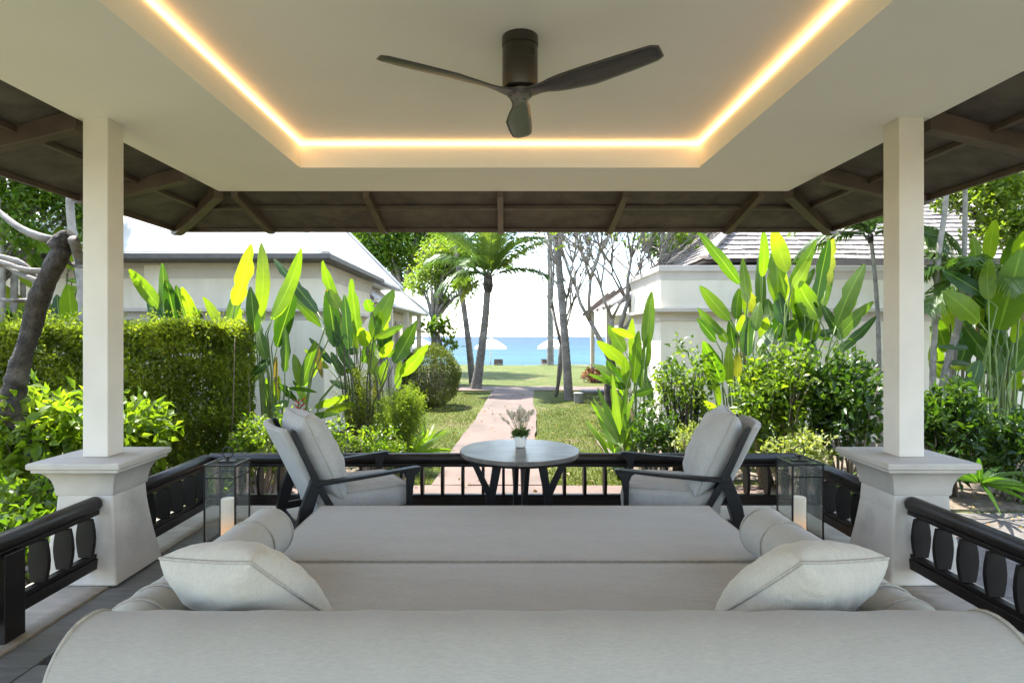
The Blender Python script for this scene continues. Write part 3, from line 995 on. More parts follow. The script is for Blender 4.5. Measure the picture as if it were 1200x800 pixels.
# ================================================================== soft furniture
def cushion(name, size, mat, parent=None, nx=28, ny=28, puff=1.0, edge=.5, pinch=.06, wrinkle=.0, seed=0, k=2.4):
    """pillow in local x (width), y (height), z (thickness); corners pulled out, sides drawn in"""
    r = random.Random(seed)
    ph = [r.uniform(0, 6) for _ in range(6)]
    vs, fs = [], []
    def pt(u, v, s):
        # u, v in -1..1
        pu = 1 - pinch * (1 - v * v) * abs(u) ** 3 * 0 - pinch * (1 - abs(v) ** 2) * abs(u)
        pv = 1 - pinch * (1 - abs(u) ** 2) * abs(v)
        x = u * size[0] / 2 * pu
        y = v * size[1] / 2 * pv
        t = (max(0, 1 - abs(u) ** k) * max(0, 1 - abs(v) ** k)) ** edge
        z = s * size[2] / 2 * t * puff
        if wrinkle:
            e = (1 - t)
            z += s * wrinkle * t * (math.sin(9 * u + 4 * v + ph[0]) * .5 + math.sin(15 * v - 6 * u + ph[1]) * .35 + math.sin(31 * u * (1 + .3 * v) + ph[2]) * .8 * e * abs(v) + math.sin(29 * v * (1 + .3 * u) + ph[3]) * .8 * e * abs(u))
        return Vector((x, y, z))
    us = [math.sin(math.pi / 2 * (2 * i / nx - 1)) * .6 + (2 * i / nx - 1) * .4 for i in range(nx + 1)]
    vv = [math.sin(math.pi / 2 * (2 * i / ny - 1)) * .6 + (2 * i / ny - 1) * .4 for i in range(ny + 1)]
    for s in (1, -1):
        o = len(vs)
        for v in vv:
            for u in us:
                vs.append(pt(u, v, s))
        for j in range(ny):
            for i in range(nx):
                q = (o + j * (nx + 1) + i, o + j * (nx + 1) + i + 1, o + (j + 1) * (nx + 1) + i + 1, o + (j + 1) * (nx + 1) + i)
                fs.append(q if s > 0 else tuple(reversed(q)))
    mb = MB().add(vs, fs)
    me_o = mb.build(name, mat, parent, smooth=True, fix=False)
    bm = bmesh.new(); bm.from_mesh(me_o.data); bmesh.ops.remove_doubles(bm, verts=bm.verts, dist=.0005); bm.to_mesh(me_o.data); bm.free()
    edge_pts = [pt(u, -1, 1) for u in us] + [pt(1, v, 1) for v in vv[1:]] + [pt(u, 1, 1) for u in reversed(us[:-1])] + [pt(-1, v, 1) for v in reversed(vv[1:-1])]
    return me_o, edge_pts


def rbox(name, x0, x1, y0, y1, z0, z1, mat, parent, r=.03, crown=.0, nx=40, ny=24, sag=None, seed=1):
    """upholstered slab: softly crowned top, rounded rim"""
    rr = random.Random(seed)
    ph = [rr.uniform(0, 6) for _ in range(4)]
    W, D_ = x1 - x0, y1 - y0
    vs, fs = [], []
    prof = [(1, z0), (1, z0 + (z1 - z0) * .25), (1, z1 - r)]
    nA = 5
    ringspec = [(0, z0), (0, z1 - r)] + [(r * (1 - math.cos(a)), z1 - r + r * math.sin(a)) for a in [math.pi / 2 * i / nA for i in range(1, nA + 1)]]
    # outline points of the slab
    def outline(ins):
        pts = []
        for i in range(nx): pts.append((x0 + ins + (W - 2 * ins) * i / nx, y0 + ins))
        for i in range(ny): pts.append((x1 - ins, y0 + ins + (D_ - 2 * ins) * i / ny))
        for i in range(nx): pts.append((x1 - ins - (W - 2 * ins) * i / nx, y1 - ins))
        for i in range(ny): pts.append((x0 + ins, y1 - ins - (D_ - 2 * ins) * i / ny))
        return pts
    n = 2 * (nx + ny)
    for ins, z in ringspec:
        bul = .006 if z < z1 - r * .5 and z > z0 else 0
        for x, y in outline(ins - bul):
            vs.append(Vector((x, y, z)))
    for k in range(len(ringspec) - 1):
        for j in range(n):
            fs.append((k * n + j, k * n + (j + 1) % n, (k + 1) * n + (j + 1) % n, (k + 1) * n + j))
    base = len(vs)
    for j in range(1, ny):
        for i in range(1, nx):
            u, v = i / nx, j / ny
            e = (math.sin(math.pi * u) * math.sin(math.pi * v)) ** .35
            z = z1 + crown * e + .0016 * (math.sin(u * 31 + ph[0] + 4 * v) + math.sin(v * 23 + ph[1] + u * 7))
            vs.append(Vector((x0 + r + (W - 2 * r) * u, y0 + r + (D_ - 2 * r) * v, z)))
    top = (len(ringspec) - 1) * n
    def idx(i, j):
        if j == 0: return top + i if i < nx else top + nx
        if j == ny: return top + nx + ny + (nx - i)
        if i == nx: return top + nx + j
        if i == 0: return top + (2 * nx + ny + (ny - j)) % n
        return base + (j - 1) * (nx - 1) + (i - 1)
    for j in range(ny):
        for i in range(nx):
            fs.append((idx(i, j), idx(i + 1, j), idx(i + 1, j + 1), idx(i, j + 1)))
    o = MB().add(vs, fs).build(name, mat, parent, smooth=True)
    pm = MB()
    pts = [Vector((x, y, z1 - r * .25)) for x, y in outline(r * .25)]
    pm.tube(pts, .0055, 6, closed=True)
    pm.build('piping', 'piping', o, smooth=True)
    return o


DX = .075
bed_ = thing('daybed', 'wide grey upholstered daybed with two mattresses and a rolled back, in the foreground', 'daybed', (DX, 2.6, 0))
put(MB().bounds(DX - 1.19, DX + 1.19, 1.42, 3.62, .06, .275).build('base', 'black_wood', None, bevel=.01), bed_)
for sx in (-1, 1):
    for y in (1.55, 3.5):
        put(MB().bounds(DX + sx * 1.1 - .04, DX + sx * 1.1 + .04, y - .04, y + .04, .002, .0595).build('foot', 'black_wood'), bed_)
put(rbox('mattress', DX - 1.215, DX + 1.205, 2.765, 3.665, .276, .408, 'seat_fabric', None, .016, .005, seed=3), bed_)
put(rbox('mattress', DX - 1.215, DX + 1.205, 1.56, 2.745, .276, .405, 'seat_fabric', None, .016, .005, seed=5), bed_)
# rolled back: long cylinder with soft ends
def roll(name, a, b, r, mat, parent=None, n=28, seam=(), wob=.0025, endr=.05, flat=1.0, seed=2):
    a, b = Vector(a), Vector(b)
    L = (b - a).length
    d = (b - a) / L
    rr = random.Random(seed)
    up = Vector((0, 0, 1)); s = d.cross(up).normalized()
    st = []
    for t in (0, .02, .08, .25, .5, .75, .93, 1.0):
        st.append((endr * t, r * (1 - (1 - t) ** 2.6 * .42)))
    m = max(10, int(L / .05))
    mid = [(endr + (L - 2 * endr) * k / m, r) for k in range(1, m)]
    prof = st + mid + [(L - q, w) for q, w in reversed(st)]
    vs, fs = [], []
    p1, p2 = rr.uniform(0, 6), rr.uniform(0, 6)
    vs.append(a - d * (endr * .15))
    for q, w in prof:
        for j in range(n):
            an = 2 * math.pi * j / n
            ww = w + wob * (math.sin(q * 21 + an * 2 + p1) + .6 * math.sin(q * 43 + an * 3 + p2))
            for sm in seam:
                ww -= .005 * math.exp(-((q - sm) / .008) ** 2)
            vs.append(a + d * q + (s * math.cos(an) + up * math.sin(an) * flat) * ww)
    vs.append(b + d * (endr * .15))
    K = len(prof)
    for j in range(n):
        fs.append((0, 1 + (j + 1) % n, 1 + j))
        fs.append((len(vs) - 1, 1 + (K - 1) * n + j, 1 + (K - 1) * n + (j + 1) % n))
    for k in range(K - 1):
        for j in range(n):
            fs.append((1 + k * n + j, 1 + k * n + (j + 1) % n, 1 + (k + 1) * n + (j + 1) % n, 1 + (k + 1) * n + j))
    o = MB().add(vs, fs).build(name, mat, parent, smooth=True)
    for q in [endr * .8, L - endr * .8] + list(seam):
        MB().tube([a + d * q + (s * math.cos(an) + up * math.sin(an) * flat) * (r + .001) for an in [2 * math.pi * j / 32 for j in range(32)]], .005, 6, closed=True).build('piping', 'piping', o, smooth=True)
    return o


back = roll('backrest', (DX - 1.235, 1.605, .535), (DX + 1.295, 1.605, .535), .162, 'roll_fabric', None, 40, (), .0018, .03)
put(back, bed_)
put(MB().bounds(DX - 1.2, DX + 1.2, 1.47, 1.72, .2755, .40).build('back_base', 'roll_fabric', None, bevel=.02), bed_)
for sx, lb in ((-1, 'long round grey bolster along the left side of the daybed'), (1, 'long round grey bolster along the right side of the daybed')):
    bx = .0625 + sx * 1.178
    o = roll('bolster', (bx + sx * .02, 1.80, .415 + .114), (bx, 2.84, .415 + .114), .113, 'seat_fabric', None, 32, (.14, .80), .0022, .045, seed=5 + sx)
    o.location = (0, 0, 0)
    tag(o, lb, 'bolster', 'bolsters on the daybed')


def oriented(o, loc, ux, uy):
    """place an object so that its local x, y run along ux, uy"""
    ux = Vector(ux).normalized(); uy = Vector(uy); uy = (uy - ux * uy.dot(ux)).normalized(); uz = ux.cross(uy)
    m = Matrix((ux, uy, uz)).transposed().to_4x4()
    m.translation = Vector(loc)
    o.matrix_world = m


for sx, lb in ((-1, 'square grey scatter cushion leaning on the left end of the daybed back'), (1, 'square grey scatter cushion leaning on the right end of the daybed back')):
    o, e = cushion('scatter_cushion', (.41, .41, .235), 'pillow_fabric', None, 64, 64, 1, .40, .05, .006, seed=11 + sx)
    MB().tube(e, .0055, 6, closed=True).build('piping', 'piping', o, smooth=True)
    da = Vector((-sx * .90, .12, -.38)).normalized()                  # outer top corner towards inner low corner
    db = Vector((-sx * .05, -.74, .66)); db = (db - da * db.dot(da)).normalized()
    oriented(o, (DX - .01 + sx * .885, 1.895, .648), (da + db) if sx < 0 else (db - da), (db - da) if sx < 0 else (da + db))
    tag(o, lb, 'cushion', 'scatter cushions on the daybed')


# ================================================================== armchairs
def armchair(label, loc, rz):
    t = thing('armchair', label, 'armchair', loc, rz, 'black framed lounge armchairs')
    W = .315
    for s in (-1, 1):
        y = s * W
        # front leg, flaring into the arm
        poly = [(.285, 0), (.315, 0), (.318, .40), (.335, .50), (.372, .532), (.372, .545), (.225, .545), (.262, .525), (.280, .48), (.283, .40)]
        MB().prism([Vector((x, y, z)) for x, z in poly], (0, -.021, 0), (0, .021, 0)).build('front_leg', 'black_wood', t, bevel=.004)
        # rear leg
        poly = [(-.50, 0), (-.455, 0), (-.36, .33), (-.30, .52), (-.36, .56), (-.43, .38)]
        MB().prism([Vector((x, y, z)) for x, z in poly], (0, -.021, 0), (0, .021, 0)).build('rear_leg', 'black_wood', t, bevel=.004)
        # back stile, runs on under the seat
        poly = [(-.165, .20), (-.12, .20), (-.285, .50), (-.452, .872), (-.476, .886), (-.484, .868), (-.345, .53)]
        MB().prism([Vector((x, y, z)) for x, z in poly], (0, -.018, 0), (0, .018, 0)).build('back_stile', 'black_wood', t, bevel=.004)
        # arm board
        poly = [(-.33, .512), (.10, .528), (.375, .548), (.38, .558), (.35, .562), (.05, .548), (-.31, .538), (-.345, .53)]
        n_ = len(poly)
        MB().prism([Vector((x, y, z)) for x, z in poly], (0, -.030, 0), (0, .030, 0)).build('armrest', 'black_wood', t, bevel=.006)
        MB().bar((-.42, y, .245), (.30, y, .285), .03, .05).build('seat_rail', 'black_wood', t, bevel=.003)
    MB().bar((.295, -W + .022, .25), (.295, W - .022, .25), .03, .05).build('stretcher', 'black_wood', t, bevel=.003)
    MB().bar((-.415, -W + .022, .21), (-.415, W - .022, .21), .03, .05).build('stretcher', 'black_wood', t, bevel=.003)
    # upholstered back panel: shallow shell between the stiles, rolled at the top
    vs, fs = [], []
    nu, nv = 14, 12
    for side in (0, 1):
        for j in range(nv + 1):
            v = j / nv
            for i in range(nu + 1):
                u = i / nu * 2 - 1
                x = -.235 - .25 * v - .045 * (1 - u * u) * 1 - .012 * v * v
                z = .32 + .565 * v
                if side: x -= .042; z -= .012
                vs.append(Vector((x, u * (W - .019), z)))
        o_ = side * (nu + 1) * (nv + 1)
        for j in range(nv):
            for i in range(nu):
                q = (o_ + j * (nu + 1) + i, o_ + j * (nu + 1) + i + 1, o_ + (j + 1) * (nu + 1) + i + 1, o_ + (j + 1) * (nu + 1) + i)
                fs.append(q)
    n1 = (nu + 1) * (nv + 1)
    for i in range(nu):
        fs.append((i, i + 1, n1 + i + 1, n1 + i)); k = nv * (nu + 1); fs.append((k + i, k + i + 1, n1 + k + i + 1, n1 + k + i))
    for j in range(nv):
        a = j * (nu + 1); b = a + nu + 1
        fs.append((a, b, n1 + b, n1 + a)); fs.append((a + nu, b + nu, n1 + b + nu, n1 + a + nu))
    MB().add(vs, fs).build('back_panel', 'chair_fabric', t, smooth='angle', bevel=.008)
    s = rbox('seat_cushion', -.30, .335, -W + .036, W - .036, .292, .445, 'chair_fabric', t, .055, .022, 24, 24, seed=9)
    c_, e = cushion('back_cushion', (.60, .60, .29), 'chair_fabric', t, 44, 44, 1, .40, .05, .011, seed=21, k=2.2)
    MB().tube(e, .005, 6, closed=True).build('piping', 'piping', c_, smooth=True)
    up = Vector((-.41, 0, .91)).normalized()
    ux = Vector((0, 1, 0)); uz = ux.cross(up)
    m = Matrix((ux, up, uz)).transposed().to_4x4(); m.translation = Vector((-.268, 0, .675))
    c_.matrix_local = m
    return t


def chair_pose(near_px, far_px, dn, df):
    a = P(near_px, 549, dn); b = P(far_px, 530, df)
    mid = (a + b) / 2
    return mid


armchair('black framed armchair with grey cushions on the left of the round table, facing right', (-1.065, 4.16, .002), math.radians(31))
armchair('black framed armchair with grey cushions on the right of the round table, facing left', (1.20, 4.20, .002), math.radians(180 - 15))

# ================================================================== round table and pot
TX, TY, TH = .115, 4.17, .66
tb = thing('round_table', 'round grey stone table on black branching legs between the armchairs', 'table', (TX, TY, 0))
MB().lathe([(.385, TH - .036), (.418, TH - .030), (.423, TH - .012), (.423, TH - .004), (.419, TH)], n=72).build('table_top', 'table_stone', tb, smooth='angle')
MB().lathe([(.35, TH - .058), (.40, TH - .048), (.405, TH - .0362)], n=72).build('top_rim', 'black_wood', tb, smooth='angle')
for k in range(4):
    a = math.radians(7 + 90 * k)
    d = Vector((math.cos(a), math.sin(a), 0)); n_ = Vector((-d.y, d.x, 0)) * .016
    outl = [(.20, 0), (.26, 0), (.238, .34), (.345, .575), (.36, .602), (.315, .602), (.215, .40), (.185, .602), (.12, .602), (.175, .33)]
    MB().prism([d * r + Vector((0, 0, z)) for r, z in outl], n_, -n_).build('leg', 'black_wood', tb, bevel=.004)
MB().lathe([(.13, .585), (.13, .601)], n=24).build('leg_hub', 'black_wood', tb)

PX, PY = P(610, 523, 4.26).x, 4.26
pot = thing('flower_pot', 'small white pot of dried bunny tail grass on the round table', 'flower pot', (PX, PY, TH + .001))
MB().lathe([(.030, 0), (.036, .004), (.044, .045), (.0475, .078), (.047, .082), (.042, .082), (.039, .070)], n=32, cap=True).build('pot', 'ceramic', pot, smooth='angle')
MB().lathe([(.0005, .068), (.0392, .0685)], n=20, cap=False).build('soil', 'soil', pot)
n_ = 320
a = rng.uniform(0, 6.28, n_); r = rng.uniform(0, .05, n_) ** 1
pp = np.stack([np.cos(a) * r, np.sin(a) * r, .075 + rng.uniform(0, .045, n_)], 1)
leaves('herb_leaves', pp, np.stack([np.cos(a), np.sin(a), rng.uniform(-.4, .9, n_)], 1), .035, .010, 'herb', pot)
for k in range(48):
    a = random.uniform(0, 6.28); lean = random.uniform(.0, .5) if k else 0
    if k in (1, 2): a = math.pi + random.uniform(-.3, .3); lean = .75
    hh = random.uniform(.11, .185) * (1 if lean < .6 else .85)
    top = Vector((math.cos(a) * lean * hh, math.sin(a) * lean * hh, .08 + hh * math.cos(lean)))
    b = Vector((math.cos(a) * .015, math.sin(a) * .015, .07))
    MB().tube([b, b.lerp(top, .5) + Vector((0, 0, .01)), top], [.0011, .001, .0009], 4).build('stalk', 'stem_green', pot)
    d = (top - b).normalized() * random.uniform(.034, .046)
    MB().tube([top - d * .15, top + d * .05, top + d * .35, top + d * .65, top + d * .92, top + d], [.002, .0078, .0105, .0092, .005, .0008], 8).build('flower_head', 'dry_flower', pot, smooth=True)

# ================================================================== lanterns with candles
M['candle'] = None
def candle_mat():
    m, n, l, o, b = base_nodes('candle_wax')
    b.inputs['Base Color'].default_value = (.80, .76, .68, 1)
    b.inputs['Roughness'].default_value = .5
    vec = n.new('ShaderNodeTexCoord').outputs['Object']
    sp = n.new('ShaderNodeSeparateXYZ'); l.new(vec, sp.inputs[0])
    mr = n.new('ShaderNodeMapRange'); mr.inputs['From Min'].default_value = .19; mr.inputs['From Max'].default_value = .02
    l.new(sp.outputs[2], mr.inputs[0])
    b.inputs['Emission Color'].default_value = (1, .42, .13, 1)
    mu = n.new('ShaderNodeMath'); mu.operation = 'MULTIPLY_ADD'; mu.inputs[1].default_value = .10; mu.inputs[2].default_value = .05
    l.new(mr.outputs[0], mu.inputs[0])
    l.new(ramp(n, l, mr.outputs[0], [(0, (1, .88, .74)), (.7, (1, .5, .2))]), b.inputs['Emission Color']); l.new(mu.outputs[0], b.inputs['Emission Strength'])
    return m


M['candle'] = candle_mat()


def lantern(label, clabel, x0, y0, w=.225, dp=.24, h=.55):
    cx, cy = x0 + w / 2, y0 + dp / 2
    t = thing('lantern', label, 'lantern', (cx, cy, .003), group='floor lanterns')
    hx, hy = w / 2, dp / 2
    MB().bounds(-hx, hx, -hy, hy, 0, .018).build('base', 'black_metal', t, bevel=.002)
    for sx in (-1, 1):
        for sy in (-1, 1):
            MB().bounds(*sorted((sx * hx, sx * (hx - .011))), *sorted((sy * hy, sy * (hy - .011))), .0185, h - .001).build('corner_bar', 'black_metal', t, bevel=.001)
    for z in (h - .085, ):
        for sy in (-1, 1):
            MB().bounds(-hx + .0115, hx - .0115, *sorted((sy * hy, sy * (hy - .008))), z, z + .008).build('cross_bar', 'black_metal', t)
        for sx in (-1, 1):
            MB().bounds(*sorted((sx * hx, sx * (hx - .008))), -hy + .0115, hy - .0115, z, z + .008).build('cross_bar', 'black_metal', t)
    for sy in (-1, 1):
        MB().bounds(-hx + .012, hx - .012, sy * (hy - .005) - .0015, sy * (hy - .005) + .0015, .019, h - .088).build('glass_pane', 'glass', t)
        MB().bounds(-hx + .012, hx - .012, sy * (hy - .005) - .0015, sy * (hy - .005) + .0015, h - .074, h - .002).build('glass_pane', 'glass', t)
    for sx in (-1, 1):
        MB().bounds(sx * (hx - .005) - .0015, sx * (hx - .005) + .0015, -hy + .012, hy - .012, .019, h - .088).build('glass_pane', 'glass', t)
        MB().bounds(sx * (hx - .005) - .0015, sx * (hx - .005) + .0015, -hy + .012, hy - .012, h - .074, h - .002).build('glass_pane', 'glass', t)
    fr = MB()
    fr.bounds(-hx - .003, hx + .003, -hy - .003, -hy + .013, h, h + .012).bounds(-hx - .003, hx + .003, hy - .013, hy + .003, h, h + .012)
    fr.bounds(-hx - .003, -hx + .013, -hy + .0131, hy - .0131, h, h + .012).bounds(hx - .013, hx + .003, -hy + .0131, hy - .0131, h, h + .012)
    fr.build('lid_frame', 'black_metal', t)
    MB().bounds(-hx + .013, hx - .013, -hy + .013, hy - .013, h + .004, h + .008).build('lid_glass', 'glass', t)
    MB().bounds(-.055, .055, -.035, .035, h + .0085, h + .020).build('lid_cap', 'black_metal', t, bevel=.003)
    MB().lathe([(.012, h + .0201), (.009, h + .035), (.012, h + .05)], n=12).build('finial', 'black_metal', t, smooth='angle')
    MB().tube([(.038 * math.cos(q), .004, h + .075 + .038 * math.sin(q)) for q in [2 * math.pi * j / 28 for j in range(28)]], .0042, 8, closed=True).build('ring_handle', 'black_metal', t, smooth=True)
    c_ = MB().lathe([(.046, 0), (.048, .003), (.048, .27), (.045, .276), (.036, .272), (.006, .266)], n=36).build('candle', 'candle', None, smooth='angle')
    c_.location = (cx, cy + .01, .0215)
    tag(c_, clabel, 'candle', 'pillar candles in the lanterns')


lantern('tall black framed glass lantern on the floor by the left railing', 'white pillar candle glowing in the left lantern', -2.09, 4.10)
lantern('tall black framed glass lantern on the floor by the right railing', 'white pillar candle glowing in the right lantern', 2.03, 4.14)

# ================================================================== ceiling fan
FX, FY = .085, 3.02
fan = thing('ceiling_fan', 'black three bladed fan hanging from the recessed ceiling', 'ceiling fan', (FX, FY, UZ))
MB().lathe([(.088, -.052), (.093, -.048), (.093, -.006), (.092, 0)], n=40).build('canopy', 'fan_black', fan, smooth='angle')
body = MB().lathe([(.070, -.268), (.086, -.262), (.091, -.250), (.091, -.060), (.088, -.0525)], n=40).build('motor_housing', 'fan_black', fan, smooth='angle')
for k in range(3):
    an = math.radians(-55 + k * 7)
    MB().box((math.cos(an) * .0908, math.sin(an) * .0908, -.10), (.004, .004, .035), Matrix.Rotation(an, 3, 'Z')).build('vent_slot', 'window', body)
hub_z = -.292
MB().lathe([(.050, hub_z - .008), (.066, hub_z - .004), (.070, hub_z + .014), (.06, hub_z + .024)], n=30).build('hub', 'fan_blade', fan, smooth='angle')
for k in range(3):
    an = math.radians(-32 + 120 * k)
    vs, fs = [], []
    nr, ncol = 22, 9
    for i in range(nr + 1):
        t = i / nr
        r = .02 + .715 * t
        ch = np.interp(t, [0, .06, .12, .18, .3, .5, .75, .95, .99, 1], [.115, .11, .085, .088, .122, .15, .142, .122, .112, .085])
        tw = math.radians(np.interp(t, [0, .08, .22, .5, 1], [0, 3, 17, 14, 10]))
        sweep = np.interp(t, [0, .15, .5, 1], [0, 0, .012, -.01])
        zc = hub_z + .002 + .055 * t * t * .2 + np.interp(t, [0, .2, 1], [0, .006, .02])
        for side in (1, -1):
            for j in range(ncol):
                q = j / (ncol - 1) * 2 - 1
                th = .007 * (1 - q * q) ** .5 * (1 if t < .97 else .6)
                c_ = q * ch / 2
                vs.append(Vector((r, sweep + c_ * math.cos(tw), zc - c_ * math.sin(tw) + side * th)))
    row = ncol * 2
    for i in range(nr):
        for side in (0, 1):
            for j in range(ncol - 1):
                a0 = i * row + side * ncol + j
                fs.append((a0, a0 + 1, a0 + row + 1, a0 + row))
    fs.append(tuple(list(range(ncol)) + list(range(2 * ncol - 1, ncol - 1, -1))))
    e = nr * row
    fs.append(tuple([e + j for j in range(ncol)] + [e + j for j in range(2 * ncol - 1, ncol - 1, -1)]))
    b = MB().add(vs, fs).build('blade', 'fan_blade', fan, smooth=True)
    bm = bmesh.new(); bm.from_mesh(b.data); bmesh.ops.remove_doubles(bm, verts=bm.verts, dist=.0004); bmesh.ops.recalc_face_normals(bm, faces=bm.faces); bm.to_mesh(b.data); bm.free()
    b.rotation_euler = (0, 0, an)
    for rr_, yy in ((.045, .02), (.045, -.02)):
        s_ = MB().lathe([(.0045, hub_z - .014), (.0045, hub_z - .007)], n=10).build('screw', 'window', b)
        s_.location = (rr_, yy, .002)

# ================================================================== bungalows
def cove_band(parent, name, pts, z0, z1, out, mat, dirs):
    """moulding along an L of wall faces: pts on the wall, dirs outward corner offset for each point"""
    prof = [(0, z0), (out * .12, z0)]
    for k in range(1, 7):
        a = k / 6 * math.pi / 2
        prof.append((out * (.12 + .88 * (1 - math.cos(a))), z0 + (z1 - z0) * .72 * math.sin(a)))
    prof += [(out, z1), (0, z1)]
    vs, fs = [], []
    k = len(prof)
    for p_, d_ in zip(pts, dirs):
        for o_, z in prof:
            vs.append(Vector((p_[0] + d_[0] * o_, p_[1] + d_[1] * o_, z)))
    for i in range(len(pts) - 1):
        for j in range(k):
            fs.append((i * k + j, i * k + (j + 1) % k, (i + 1) * k + (j + 1) % k, (i + 1) * k + j))
    fs += [tuple(range(k)), tuple((len(pts) - 1) * k + j for j in range(k))]
    return MB().add(vs, fs).build(name, mat, parent)


# left bungalow ----------------------------------------------------
bl = thing('bungalow', 'cream walled bungalow with pale steep roof behind the left planting', 'building', (-7, 12, GZ))
def L_(mb, name, mat, **k):
    return put(mb.build(name, mat, None, **k), bl)


x1 = -3.08
L_(MB().bounds(-16, x1, 10.0, 13.6, GZ - .05, 2.70), 'wall', 'wall')
L_(MB().bounds(-6.05, -5.72, 9.90, 9.998, GZ - .05, 2.66), 'pilaster', 'wall', bevel=.005)
L_(MB().bounds(x1 - .42, x1 + .06, 9.93, 10.5, GZ - .05, 1.72), 'corner_pier', 'wall', bevel=.006)
put(cove_band(None, 'frieze', [(-16, 10.0), (x1, 10.0), (x1, 13.6)], 2.44, 2.70, .07, 'trim', [(0, -1), (1, -1), (1, 0)]), bl)
put(cove_band(None, 'cornice', [(-5.60, 10.0), (x1, 10.0), (x1, 13.0)], 1.74, 1.93, .14, 'trim', [(0, -1), (1, -1), (1, 0)]), bl)
put(cove_band(None, 'cornice', [(-16, 9.90), (-5.66, 9.90), (-5.66, 9.998)], 1.74, 1.93, .14, 'trim', [(0, -1), (1, -1), (1, 0)]), bl)
eZ, pitch = 2.80, 1.15
ex0, ex1, ey0, ey1 = -16, -2.86, 9.5, 13.75
def hip_roof(parent, ex0, ex1, ey0, ey1, z, pitch, th=.06, mat='roof_white', rise=None):
    w = min(ex1 - ex0, ey1 - ey0) / 2
    r = pitch * w if rise is None else rise
    if ex1 - ex0 > ey1 - ey0:
        a, b = (ex0 + w, (ey0 + ey1) / 2, z + r), (ex1 - w, (ey0 + ey1) / 2, z + r)
        tops = [(0, 1, 5, 4), (1, 2, 5), (2, 3, 4, 5), (3, 0, 4)]
    else:
        a, b = ((ex0 + ex1) / 2, ey0 + w, z + r), ((ex0 + ex1) / 2, ey1 - w, z + r)
        tops = [(0, 1, 4), (1, 2, 5, 4), (2, 3, 5), (3, 0, 4, 5)]
    v = [(ex0, ey0, z), (ex1, ey0, z), (ex1, ey1, z), (ex0, ey1, z), a, b]
    v2 = [(p_[0], p_[1], p_[2] - th) for p_ in v]
    f = tops + [(3 + 6, 2 + 6, 1 + 6, 0 + 6), (0, 1, 7, 6), (1, 2, 8, 7), (2, 3, 9, 8), (3, 0, 6, 9)]
    o = MB().add(v + v2, f).build('roof', mat, None)
    put(o, parent)
    caps = MB()
    for c_, t_ in ((0, 4), (1, 5 if ex1 - ex0 > ey1 - ey0 else 4), (2, 5), (3, 4 if ex1 - ex0 > ey1 - ey0 else 5)):
        p0, p1 = Vector(v[c_]), Vector(v[t_])
        h = MB().bar(p0 + Vector((0, 0, .015)), p1 + Vector((0, 0, .015)), .16, .05).build('hip_cap', mat, o)
    return o


# both roofs: the steep main roof and the lower wing behind
hr = hip_roof(bl, -16, -2.86, 9.5, 16.5, eZ, 1.12)
for y in [0]:
    pass
L_(MB().bounds(-16, -2.80, 9.40, 9.495, 2.70, 2.79), 'gutter', 'gutter', bevel=.01)
L_(MB().bounds(-2.855, -2.765, 9.40, 13.7, 2.70, 2.79), 'gutter', 'gutter', bevel=.01)
L_(MB().bounds(-16, -2.87, 9.51, 9.99, 2.704, 2.734), 'eave_board', 'gutter')
L_(MB().bounds(x1 + .08, -2.87, 10.0, 16.4, 2.704, 2.734), 'eave_board', 'gutter')
# pale roof sheets stand a little proud of one another on the near slope
for k in range(9):
    xa = -3.3 - k * 1.15
    for r_ in range(3):
        t0, t1 = .02 + r_ * .62, .02 + (r_ + 1) * .62
        if xa - .0 > -2.86 - t1: continue
        pl_ = [Vector((xa - 1.13, 9.5 + t0, eZ + 1.12 * t0 + .012)), Vector((xa, 9.5 + t0, eZ + 1.12 * t0 + .012)), Vector((xa, 9.5 + t1, eZ + 1.12 * t1 + .004)), Vector((xa - 1.13, 9.5 + t1, eZ + 1.12 * t1 + .004))]
        L_(MB().prism(pl_, (0, 0, -.012), (0, 0, .008)), 'roof_sheet', 'roof_white')
# wing
L_(MB().bounds(-9, -3.55, 13.9, 23.0, GZ - .05, 2.24), 'wing_wall', 'wall')
for y in (14.6, 16.6, 19.2):
    w_ = L_(MB().bounds(-3.549, -3.50, y, y + 1.2, .2, 1.95), 'window', 'trim')
    o = MB().bounds(-3.499, -3.49, y + .08, y + 1.12, .28, 1.87).build('pane', 'window', w_)
for y in (13.95, 15.95, 18.6, 21.5):
    L_(MB().bounds(-3.18, -3.02, y, y + .16, GZ - .02, 2.235), 'veranda_post', 'wall')
o = hip_roof(bl, -9.4, -2.96, 13.8, 23.8, 2.32, .86)

# right bungalow ---------------------------------------------------
br = thing('bungalow', 'cream walled bungalow with brown shingle roof behind the right planting', 'building', (7, 12, GZ))
def R_(mb, name, mat, **k):
    return put(mb.build(name, mat, None, **k), br)


